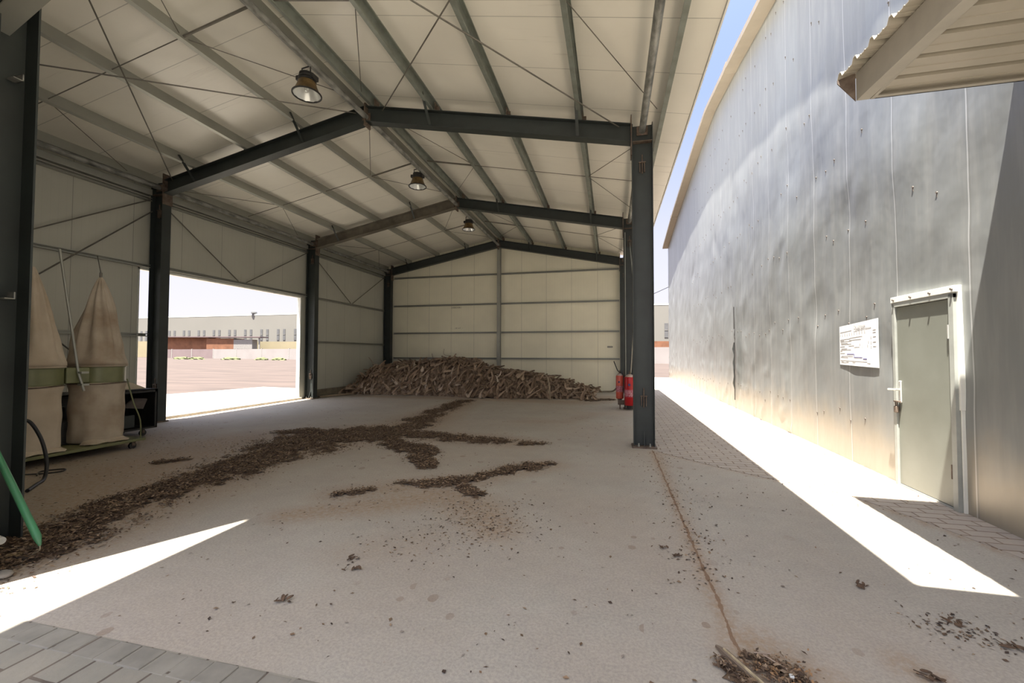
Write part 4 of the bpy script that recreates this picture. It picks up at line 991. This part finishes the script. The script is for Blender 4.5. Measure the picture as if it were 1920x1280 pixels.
def stub_mesh(Ln, wd, curve, seed):
    """petiole stub: narrow at x=0, flaring into a cupped spade-shaped base at x=Ln"""
    R_ = random.Random(seed); bm = bm_new(); rings = []; N = 9; tw = R_.uniform(-.5, .5)
    for i in range(N+1):
        t_ = i/N; x = Ln*t_; z = -curve*Ln*t_*t_+.04*math.sin(t_*3+seed); y = .05*math.sin(t_*4+seed)*Ln
        w = wd*(.28+.10*t_+.62*max(0, (t_-.45)/.55)**1.4); th = .020+.012*math.sin(PI*t_)
        if i == N: w *= .82
        a = tw*t_; ring = []
        for u, v in ((-1, .35), (-.55, -.25), (0, -.55), (.55, -.25), (1, .35), (.5, .30), (0, .12), (-.5, .30)):
            py = u*w/2; pz = v*th*2+abs(u)**2*w*.22
            ring.append(bm.verts.new((x, y+py*math.cos(a)-pz*math.sin(a), z+py*math.sin(a)+pz*math.cos(a))))
        rings.append(ring)
    for a, b in zip(rings, rings[1:]):
        for k in range(8): bm.faces.new((a[k], a[(k+1) % 8], b[(k+1) % 8], b[k]))
    bm.faces.new(rings[0][::-1]); bm.faces.new(rings[-1]); bmesh.ops.recalc_face_normals(bm, faces=bm.faces)
    me = bpy.data.meshes.new('palm_frond_stub'); bm.to_mesh(me); bm.free(); me.materials.append(MB_)
    for p in me.polygons: p.use_smooth = True
    me.set_sharp_from_angle(angle=math.radians(50))
    return me
VAR = [stub_mesh(R_, w, c, s) for s, (R_, w, c) in enumerate(((.55, .13, .25), (.65, .16, .35), (.48, .12, .15), (.60, .18, .45), (.72, .14, .10), (.52, .20, .30), (.62, .11, .55), (.45, .15, .05)))]
def crest(x):
    return float(np.interp(x, [-10.15, -9.6, -8.6, -7.6, -6.5, -5.6, -5.0, -4.4, -3.4, -2.4, -1.6, -.9, -.3], [.62, .92, 1.14, 1.15, 1.28, 1.26, 1.05, .82, .78, .60, .42, .22, .04]))
def pile_h(x, y):
    if x < -10.12 or x > -.1: return 0
    y0 = 14.10-.15*math.sin(x*1.1); wdt = .85+max(0, (-9.0-x))*1.2
    s = max(0, min(1, (y-y0)/wdt)); s = s**.7
    return crest(x)*s*(1+.09*noise.noise(Vector((x*1.7, y*1.5, 0))))
# dark core mound + the smaller stubs behind, one uncountable mass
core_v = []; core_f = []
nx_, ny2 = 90, 34
for j in range(ny2+1):
    for i in range(nx_+1):
        x = -10.15+10.05*i/nx_; y = 14.05+3.45*j/ny2
        core_v.append((x, y, max(-.02, pile_h(x, y)-.16-.04*noise.noise(Vector((x*6, y*6, 1))))))
for j in range(ny2):
    for i in range(nx_):
        a = j*(nx_+1)+i; core_f.append((a, a+1, a+nx_+2, a+nx_+1))
RP_ = random.Random(21)
def placement(front):
    while True:
        x = RP_.uniform(-10.0, -.55)
        if front:
            c = crest(x); f = RP_.random(); y0 = 14.10-.15*math.sin(x*1.1); wdt = .85+max(0, (-9.0-x))*1.2
            y = y0+.02+wdt*(f**1.35)*1.02
            if RP_.random() > .25+.75*min(1, c/1.1): continue
        else:
            y = RP_.uniform(15.0, 17.3)
        h = pile_h(x, y); return x, y, h
mats_core = []
def stub_matrix(front):
    x, y, h = placement(front)
    c = crest(x)
    if front:
        yaw = -PI/2+RP_.gauss(0, .55); z = h-.02+RP_.uniform(-.05, .05)
        pit = RP_.uniform(.0, .75) if h > .2 else RP_.uniform(-.05, .2)
        if RP_.random() < .12: yaw = RP_.uniform(0, 2*PI)
    else:
        yaw = RP_.uniform(0, 2*PI); pit = RP_.uniform(-.2, .25); z = h-.03
    roll = RP_.gauss(0, .7); s = RP_.uniform(.62, .98)
    Mx = Matrix.Rotation(yaw, 4, 'Z') @ Matrix.Rotation(pit, 4, 'Y') @ Matrix.Rotation(roll, 4, 'X') @ Matrix.Diagonal((s, s, s, 1))
    # put the middle of the stub on the heap surface
    p = Vector((x, y, z)) - (Mx @ Vector((.30, 0, -.05))) + Vector((0, .0, .03))
    return Matrix.Translation(p) @ Mx
def clamp_floor(Mx, me, lo=.004, ymax=17.5, xmin=-10.12):
    co = [Mx @ v.co for v in me.vertices]; zm = min(c.z for c in co); ym = max(c.y for c in co); xm = min(c.x for c in co)
    d = Vector((max(0, xmin-xm), min(0, ymax-ym), max(0, lo-zm)))
    return Matrix.Translation(d) @ Mx
LBL = 'dry brown palm frond stub lying in the long heap along the back wall'
proto = None
for i in range(300):
    me = VAR[i % len(VAR)]
    if proto is None:
        proto = bpy.data.objects.new('palm_frond_stub', me); o = proto
        tag(o, LBL, 'frond stub', 'palm frond stubs heaped at the back wall')
    else:
        o = proto.copy(); o.data = me
    COL.objects.link(o); o.matrix_world = clamp_floor(stub_matrix(True), me)
for i in range(820):
    fr = i < 400
    me = VAR[RP_.randrange(len(VAR))]; Mx = stub_matrix(fr)
    if fr: Mx = Matrix.Translation((0, .13, -.02)) @ Mx
    Mx = clamp_floor(Mx, me); b0 = len(core_v)
    core_v += [tuple(Mx @ v.co) for v in me.vertices]; core_f += [tuple(b0+k for k in p.vertices) for p in me.polygons]
o = raw('frond_heap', core_v, core_f, MC_); tag(o, 'inner mass of the palm frond heap along the back wall', 'heap', kind='stuff')
# thin twigs sticking up from the heap
for k, (pts, nm) in enumerate((([(-7.1, 16.2, 1.10), (-7.3, 16.3, 1.42), (-7.33, 16.3, 1.55)], 'short dark twig sticking up left of the middle of the heap'), ([(-5.9, 16.4, 1.20), (-6.4, 16.5, 1.42), (-6.9, 16.6, 1.50), (-6.95, 16.7, 1.75)], 'long thin twig arching over the highest part of the heap'), ([(-9.6, 15.8, 1.0), (-9.9, 15.9, 1.22), (-10.05, 15.9, 1.38)], 'thin twig at the left end of the heap by the corner column'))):
    bm = bm_new(); tube(bm, spline(pts, 5), .010, 6, radii=None); tag(obj('twig', bm, MB_), nm, 'twig')
# tall stalk standing in front of the pile
bm = bm_new(); tube(bm, spline([(-1.98, 13.86, .01), (-2.02, 13.92, .45), (-2.08, 13.98, .72), (-2.16, 14.0, .83)], 5), .025, 8); tag(obj('upright_stalk', bm, simple('pale_stalk', (.36, .28, .19), .8), smooth=True), 'pale upright stalk leaning on the front of the low part of the heap', 'stalk')
bm = bm_new(); bar(bm, (-10.0, 12.75, .03), (-9.4, 14.05, .05), .10, .04); tag(obj('wooden_plank', bm, simple('plank_wood', (.36, .28, .19), .8, 0, .2, 4, stretch=(1, .2, 1))), 'weathered plank on the floor between the middle left column and the heap', 'plank')
bm = bm_new(); bar(bm, (-10.08, 12.6, .16), (-10.05, 14.6, .16), .05, .22); tag(obj('base_board', bm, simple('board_wood', (.20, .17, .12), .85, 0, .2, 4)), 'dark board standing along the foot of the left wall before the heap', 'board')

# ================================================================== LITTER ON THE FLOOR
def chips(name, pts, size, cols, label, cat, lift=.004, tilt=.5):
    """many small bent flakes in one mesh, with a per-vertex colour"""
    vs = []; fs = []; col = []
    for (x, y, zb) in pts:
        l = size*rng.uniform(.5, 1.5); w = l*rng.uniform(.25, .7); a = rng.uniform(0, 2*PI); ca, sa = math.cos(a), math.sin(a)
        tl = rng.uniform(-tilt, tilt); t2 = rng.uniform(-tilt, tilt); b = len(vs); h = rng.uniform(0, .3)*l; zc = zb+lift+abs(tl)*l/2+abs(t2)*w/2
        for u, v, q in ((-.5, 0, 0), (0, -.5, h), (.5, 0, 0), (0, .5, h*.6)):
            px, py = u*l, v*w; vs.append((x+px*ca-py*sa, y+px*sa+py*ca, zc+px*tl+py*t2+q*.5))
        c = cols[rng.integers(len(cols))]; f_ = rng.uniform(.7, 1.2)
        col += [(c[0]*f_, c[1]*f_, c[2]*f_, 1)]*4
        fs += [(b, b+1, b+2), (b, b+2, b+3)]
    m, n, bb = newmat(name+'_mat'); at = n.nodes.new('ShaderNodeAttribute'); at.attribute_name = 'tint'
    L(n, at.outputs['Color'], bb.inputs['Base Color']); bb.inputs['Roughness'].default_value = .75
    o = raw(name, vs, fs, m); a = o.data.attributes.new('tint', 'FLOAT_COLOR', 'POINT'); a.data.foreach_set('color', np.array(col, dtype=np.float32).ravel())
    return tag(o, label, cat, kind='stuff')
BR = [(.13, .08, .045), (.17, .105, .06), (.10, .06, .035), (.22, .145, .085), (.075, .045, .028), (.28, .20, .13)]
# litter mound
mv = []; mf = []; idx = {}
sx = .06
def in_floor(x, y): return -10.1 < x < 3.2 and 1.6 < y < 14.8
cells = []
for i in range(int(10.5/sx)):
    for j in range(int(13.2/sx)):
        x = -8.0+i*sx; y = 1.9+j*sx
        if x > 1.2: continue
        if dens(x+sx/2, y+sx/2) > .72: cells.append((i, j))
def vid(i, j):
    if (i, j) not in idx:
        x = -8.0+i*sx+rng.uniform(-.02, .02); y = 1.9+j*sx+rng.uniform(-.02, .02); idx[(i, j)] = len(mv)
        d_ = dens(x, y); mv.append((x, y, .004+max(0, min(.02, (d_-.7)*.035))))
    return idx[(i, j)]
for i, j in cells: mf.append((vid(i, j), vid(i+1, j), vid(i+1, j+1), vid(i, j+1)))
o = raw('litter_bed', mv, mf, simple('litter_soil', (.13, .085, .05), .9, 0, .3, 40, .6, c2=(.07, .045, .028))); tag(o, 'thin bed of dark crushed litter winding over the shed floor', 'litter', kind='stuff')
pts = []
tries = 0
while len(pts) < 52000 and tries < 700000:
    tries += 1
    x = rng.uniform(-7.2, 1.1); y = 1.95+(rng.random()**1.5)*12.6; d_ = dens(x, y)
    if (d_ > .42 and rng.random() < min(1, (d_-.38)*1.8)) or (d_ > .05 and rng.random() < .10*(d_+.4)): pts.append((x, y, .02 if d_ > .75 else .002))
chips('wood_chip_litter', pts, .026, BR, 'dark brown dry leaf and chip litter spread in branching bands on the floor', 'litter')
pts = []
for _ in range(90000):
    if len(pts) > 7000: break
    x = rng.uniform(-9.5, 2.9); y = 1.9+(rng.random()**1.3)*11.5
    p = .12+.75*halo(x, y)+(.22 if dens(x, y) > .15 else 0)
    if noise.noise(Vector((x*1.3, y*1.3, 7)))+rng.uniform(-.4, .4) > .15 and rng.random() < p*.5: pts.append((x, y, 0))
# flecks beside the joint
for _ in range(420):
    y = rng.uniform(3.0, 6.9); pts.append((.66+rng.normal(0, .16), y, 0))
for _ in range(160):
    pts.append((rng.normal(1.90, .12), rng.normal(2.90, .10), 0))
for _ in range(900):
    pts.append((rng.uniform(1.5, 3.25), rng.uniform(5, 22), .008))
for _ in range(500):
    pts.append((rng.normal(-1.2, .35), rng.normal(3.7, .35), 0))
chips('scattered_flecks', pts, .024, BR+[(.05, .03, .02), (.35, .30, .25)], 'loose dark flecks and bits scattered over the concrete and paving', 'litter', .002, .25)
pts = [(rng.normal(.78, .07), rng.normal(2.32, .055), .01) for _ in range(500)]+[(.50+.2*q+rng.normal(0, .02), 2.33-.22*q+rng.normal(0, .015), .004) for q in rng.random(150)]
chips('leaf_debris', pts, .022, BR+[(.30, .17, .08)], 'small brown heap of crushed leaves and twigs at the bottom edge, right of the stick', 'litter')
# clumps of leaves lying alone
CL = [(-1.89, 2.82, .055, 'two-lobed dry leaf clump in the middle of the near floor'), (-1.80, 2.69, .05, 'dark leaf clump just below the two-lobed one'), (-2.0, 2.26, .06, 'reddish leaf clump low in the middle left of the near floor'),
      (.40, 3.56, .04, 'dark curled clump left of the floor joint'), (.49, 3.44, .045, 'broad dark clump touching the floor joint on its left'), (1.63, 3.30, .05, 'dark clump at the tip of the sunlit strip'),
      (1.92, 2.98, .06, 'curled dark leaf on the right of the near floor'), (2.05, 2.80, .06, 'long dark leaf on the right of the near floor, outermost'), (1.47, 2.44, .06, 'dark leaf on the brown stain at the bottom right')]
for x, y, s, nm in CL:
    bm = bm_new(); Rr = random.Random(int(x*100)+int(y*100))
    for q in range(7):
        a = Rr.uniform(0, 6.28); ox, oy = Rr.gauss(0, s*.45), Rr.gauss(0, s*.3); l = s*Rr.uniform(.5, 1.0); w = l*.4; ring = []
        for k in range(8):
            th = k/8*2*PI; px, py = math.cos(th)*l*.5, math.sin(th)*w*.5
            ring.append(Vector((x+ox+px*math.cos(a)-py*math.sin(a), y+oy+px*math.sin(a)+py*math.cos(a), .006+.012*abs(math.sin(th*.5+q))+.004*q*.3)))
        A = [bm.verts.new(p) for p in ring]; B = [bm.verts.new(p-Vector((0, 0, .004))) for p in ring]; bm.faces.new(A); bm.faces.new(B[::-1])
        for k in range(8): bm.faces.new((A[k], B[k], B[(k+1) % 8], A[(k+1) % 8]))
    tag(obj('leaf_clump', bm, simple('dead_leaf', (.14, .085, .05), .8, 0, .3, 30), smooth=False), nm, 'leaf clump', 'dry leaf clumps on the near floor')
# split stick at the bottom edge
t = thing('wooden_stick', 'split pale wooden stick on the floor at the bottom edge', 'stick', (.62, 2.3, 0))
bm = bm_new(); d = Vector((.135, -.235, 0)).normalized(); s = Vector((d.y, -d.x, 0)); p0 = Vector((.533, 2.44, .004)); 
def stick(bm, l, w, h, o0, hh0):
    q0 = p0+s*o0; q1 = q0+d*l
    hexa(bm, [q0-s*w*.15, q0+s*w*.15, q0+d*.06+s*w*.5, q0+d*.06-s*w*.5], [q0-s*w*.15+Vector((0,0,h*.5)), q0+s*w*.15+Vector((0,0,h*.5)), q0+d*.06+s*w*.5+Vector((0,0,h)), q0+d*.06-s*w*.5+Vector((0,0,h))])
    hexa(bm, [q0+d*.06-s*w*.5, q0+d*.06+s*w*.5, q1+s*w*.5, q1-s*w*.5], [q0+d*.06-s*w*.5+Vector((0,0,h)), q0+d*.06+s*w*.5+Vector((0,0,h)), q1+s*w*.5+Vector((0,0,h)), q1-s*w*.5+Vector((0,0,h))])
stick(bm, .62, .035, .022, 0, 0); obj('bark_side', bm, simple('stick_bark', (.20, .15, .11), .8), t)
bm = bm_new(); q0 = p0+d*.05+Vector((0, 0, .0225)); hexa(bm, [q0-s*.004, q0+s*.004, q0+d*.56+s*.013, q0+d*.56-s*.013], [v+Vector((0,0,.006)) for v in (q0-s*.003, q0+s*.003, q0+d*.56+s*.010, q0+d*.56-s*.010)]); obj('split_face', bm, simple('split_wood', (.52, .42, .26), .7, 0, .2, 12, stretch=(4, 1, 1)), t)
for a, b, nm in (((.70, 2.40, .03), (.78, 2.40, .035), 'short twig lying across the top of the small leaf heap'), ((.74, 2.385, .035), (.82, 2.31, .03), 'pale twig running down the small leaf heap')):
    bm = bm_new(); tube(bm, [a, b], .0035, 6); tag(obj('twig', bm, simple('pale_twig', (.42, .32, .24), .8)), nm, 'twig')
bm = bm_new(); bx(bm, (.815, 2.262, .02), (.835, 2.28, .035)); tag(obj('white_pebble', bm, M['white_trim'], bevel=.005), 'tiny white pebble in the leaf heap', 'pebble')
# boards and cardboard by the near post
for a, b, w, nm in (((-5.05, 2.22, .02), (-4.35, 2.36, .02), .05, 'thin dark board on the floor in front of the near post'), ((-4.9, 2.1, .015), (-4.2, 2.27, .015), .04, 'thin dark board nearer the camera by the near post')):
    bm = bm_new(); bar(bm, a, b, w, .02); tag(obj('wood_scrap', bm, simple('dark_scrap', (.10, .075, .055), .85)), nm, 'wood scrap')
bm = bm_new(); bar(bm, (-4.42, 2.22, .03), (-4.33, 2.26, .028), .06, .006); tag(obj('wood_offcut', bm, simple('tan_offcut', (.34, .24, .12), .8)), 'small tan offcut in the litter by the near post', 'offcut')

# ================================================================== BEYOND THE SHED
def bl(p, q, t): return (p[0]+(q[0]-p[0])*t, p[1]+(q[1]-p[1])*t)
CY, SY = math.cos(.2332), math.sin(.2332)
def c2w(xc, zc): return (xc*CY-zc*SY, xc*SY+zc*CY)   # camera-frame lateral/depth to ground coordinates
M['bwall'] = simple('white_boundary_wall', (.26, .235, .225), .9, 0, .06, .3)
M['bwall2'] = simple('mauve_boundary_wall', (.17, .125, .125), .9, 0, .06, .3)
M['wh'] = simple('warehouse_cream', (.185, .177, .156), .8, 0, .04, .05)
M['wglass'] = simple('dusty_window', (.12, .12, .12), .5, 0, .1, 1)
M['orange'] = simple('orange_brick', (.24, .105, .055), .9, 0, .15, .6)
M['yellow'] = simple('yellow_wall', (.30, .255, .16), .9, 0, .05, .3)
M['pillar'] = simple('pier_grey', (.30, .28, .26), .9)
# boundary wall in separate panels between piers
A0 = c2w(-115, 134); B0 = c2w(60, 51)
dv = Vector((B0[0]-A0[0], B0[1]-A0[1], 0)); LW = dv.length; dv.normalize()
npan = 18; H_ = 2.75
for i in range(npan):
    a = (A0[0]+dv.x*LW*i/npan, A0[1]+dv.y*LW*i/npan); b = (A0[0]+dv.x*LW*(i+1)/npan, A0[1]+dv.y*LW*(i+1)/npan)
    bm = bm_new(); bar(bm, (a[0], a[1], H_/2-.1), (b[0]-dv.x*.35, b[1]-dv.y*.35, H_/2-.1), .25, H_); 
    o = obj('boundary_wall_panel', bm, M['bwall'] if i > 2 else M['bwall2'])
    tag(o, ('white' if i > 2 else 'mauve')+' panel of the long boundary wall across the sandy ground', 'wall panel', 'boundary wall panels, '+('white' if i > 2 else 'mauve'))
    bm = bm_new(); bar(bm, (b[0]-dv.x*.17, b[1]-dv.y*.17, 0), (b[0]-dv.x*.17, b[1]-dv.y*.17, H_+.02), .32, .34, up=(dv.x, dv.y, 0)); obj('pier', bm, M['pillar'], o)
# warehouse
A1 = c2w(-205, 200); B1 = c2w(95, 123); dw = Vector((B1[0]-A1[0], B1[1]-A1[1], 0)); LH = dw.length; dw.normalize(); nrm = Vector((-dw.y, dw.x, 0))
wh = thing('warehouse', 'long cream warehouse with tall slit windows beyond the boundary wall', 'building', (*c2w(-70, 165), 0))
HW = 17.4
bm = bm_new(); q = [Vector((*A1, 0)), Vector((*B1, 0)), Vector((*B1, 0))+nrm*40, Vector((*A1, 0))+nrm*40]
hexa(bm, q, [v+Vector((0, 0, HW)) for v in q]); obj('walls', bm, M['wh'], wh)
bm = bm_new(); q2 = [Vector((*A1, HW)) - nrm*.05, Vector((*B1, HW))-nrm*.05, Vector((*B1, HW))+nrm*41, Vector((*A1, HW))+nrm*41]; hexa(bm, q2, [v+Vector((0, 0, .5)) for v in q2]); obj('roof', bm, M['white_trim'], wh)
nwin = int(LH/8.4)
for i in range(nwin):
    for s in (-1.5, 1.5):
        t_ = (i+.5)*8.4+s; p = Vector((*A1, 0))+dw*t_-nrm*.06
        bm = bm_new(); bar(bm, p+Vector((0, 0, 6.9)), p+Vector((0, 0, 11.5)), .12, 1.15, up=tuple(dw)); w = obj('window', bm, M['wglass'], wh)
        bm = bm_new(); bar(bm, p-dw*.52-nrm*.08+Vector((0, 0, 9.2)), p+dw*.52-nrm*.08+Vector((0, 0, 9.2)), .1, .18); obj('transom', bm, M['wh'], w)
for k, xx in enumerate((-78, -57, -110)):
    p = c2w(xx, 172); bm = bm_new(); lathe(bm, [(.7, HW), (.7, HW+.7), (1.2, HW+.9), (1.1, HW+1.5), (0, HW+1.9)], (p[0], p[1]+4, 0), 14); obj('roof_vent', bm, M['wglass'], wh, smooth=True)
# low orange shed and yellow walls between
def bld(name, xc0, xc1, zc, z1, mat, label, cat, depth=6, z0=0, parent=None):
    a = c2w(xc0, zc); b = c2w(xc1, zc); bm = bm_new(); n_ = Vector((b[0]-a[0], b[1]-a[1], 0)).normalized(); n_ = Vector((-n_.y, n_.x, 0))
    q = [Vector((*a, z0)), Vector((*b, z0)), Vector((*b, z0))+n_*depth, Vector((*a, z0))+n_*depth]; hexa(bm, q, [v+Vector((0, 0, z1-z0)) for v in q])
    o = obj(name, bm, mat, parent)
    if label: tag(o, label, cat)
    return o
t = thing('site_hut', 'low orange brick hut with a flat roof and open porch behind the boundary wall', 'building', (*c2w(-105, 148), 0))
bld('walls', -122, -107, 147, 7.0, M['orange'], None, None, parent=t)
bld('walls', -107, -97.5, 146, 6.7, M['orange'], None, None, parent=t)
bld('porch', -97.5, -91, 146, 6.3, M['pillar'], None, None, 3, 3.0, parent=t)
bld('roof', -123, -88, 145.5, 7.35, M['bwall2'], None, None, 5, 7.0, parent=t)
bld('porch_post', -88.8, -88.4, 146, 7.0, M['pillar'], None, None, .3, parent=t)
bld('yellow_wall', -170, 60, 153, 5.8, M['yellow'], 'long low yellow wall at the foot of the warehouse', 'wall', 1)
bld('tiled_shed', 20, 52, 96, 4.5, M['orange'], 'low orange-roofed shed seen through the alley gap on the right', 'building', 5)
# scrub
M['shrub'] = simple('dry_green_scrub', (.10, .11, .045), .9, 0, .2, 4)
for k, (xc, zc) in enumerate(((-76, 104), (-66, 101), (-57, 98), (-52, 96), (-83, 108))):
    p = c2w(xc, zc*.985-1.5); bm = bm_new(); bmesh.ops.create_icosphere(bm, subdivisions=3, radius=1)
    for v in bm.verts: v.co = Vector((v.co.x*(1.9+.6*math.sin(k*2)), v.co.y*1.0, max(-.05, v.co.z)*.55))*(1+.5*noise.noise(v.co*3+Vector((k, 0, 0)))) + Vector((p[0], p[1], 0))
    tag(obj('shrub', bm, M['shrub']), 'low green scrub at the foot of the boundary wall', 'shrub', 'scrub along the boundary wall')
# overhead wire at the far end of the alley
bm = bm_new(); tube(bm, spline([(wall_x(28.6), 28.6, 5.9), (2.2, 29.5, 5.35), (.8, 31, 5.0), (-2, 34, 4.9)], 6), .02, 6)
tag(obj('overhead_wire', bm, M['black']), 'thin overhead wire leaving the far end of the dented wall', 'wire')
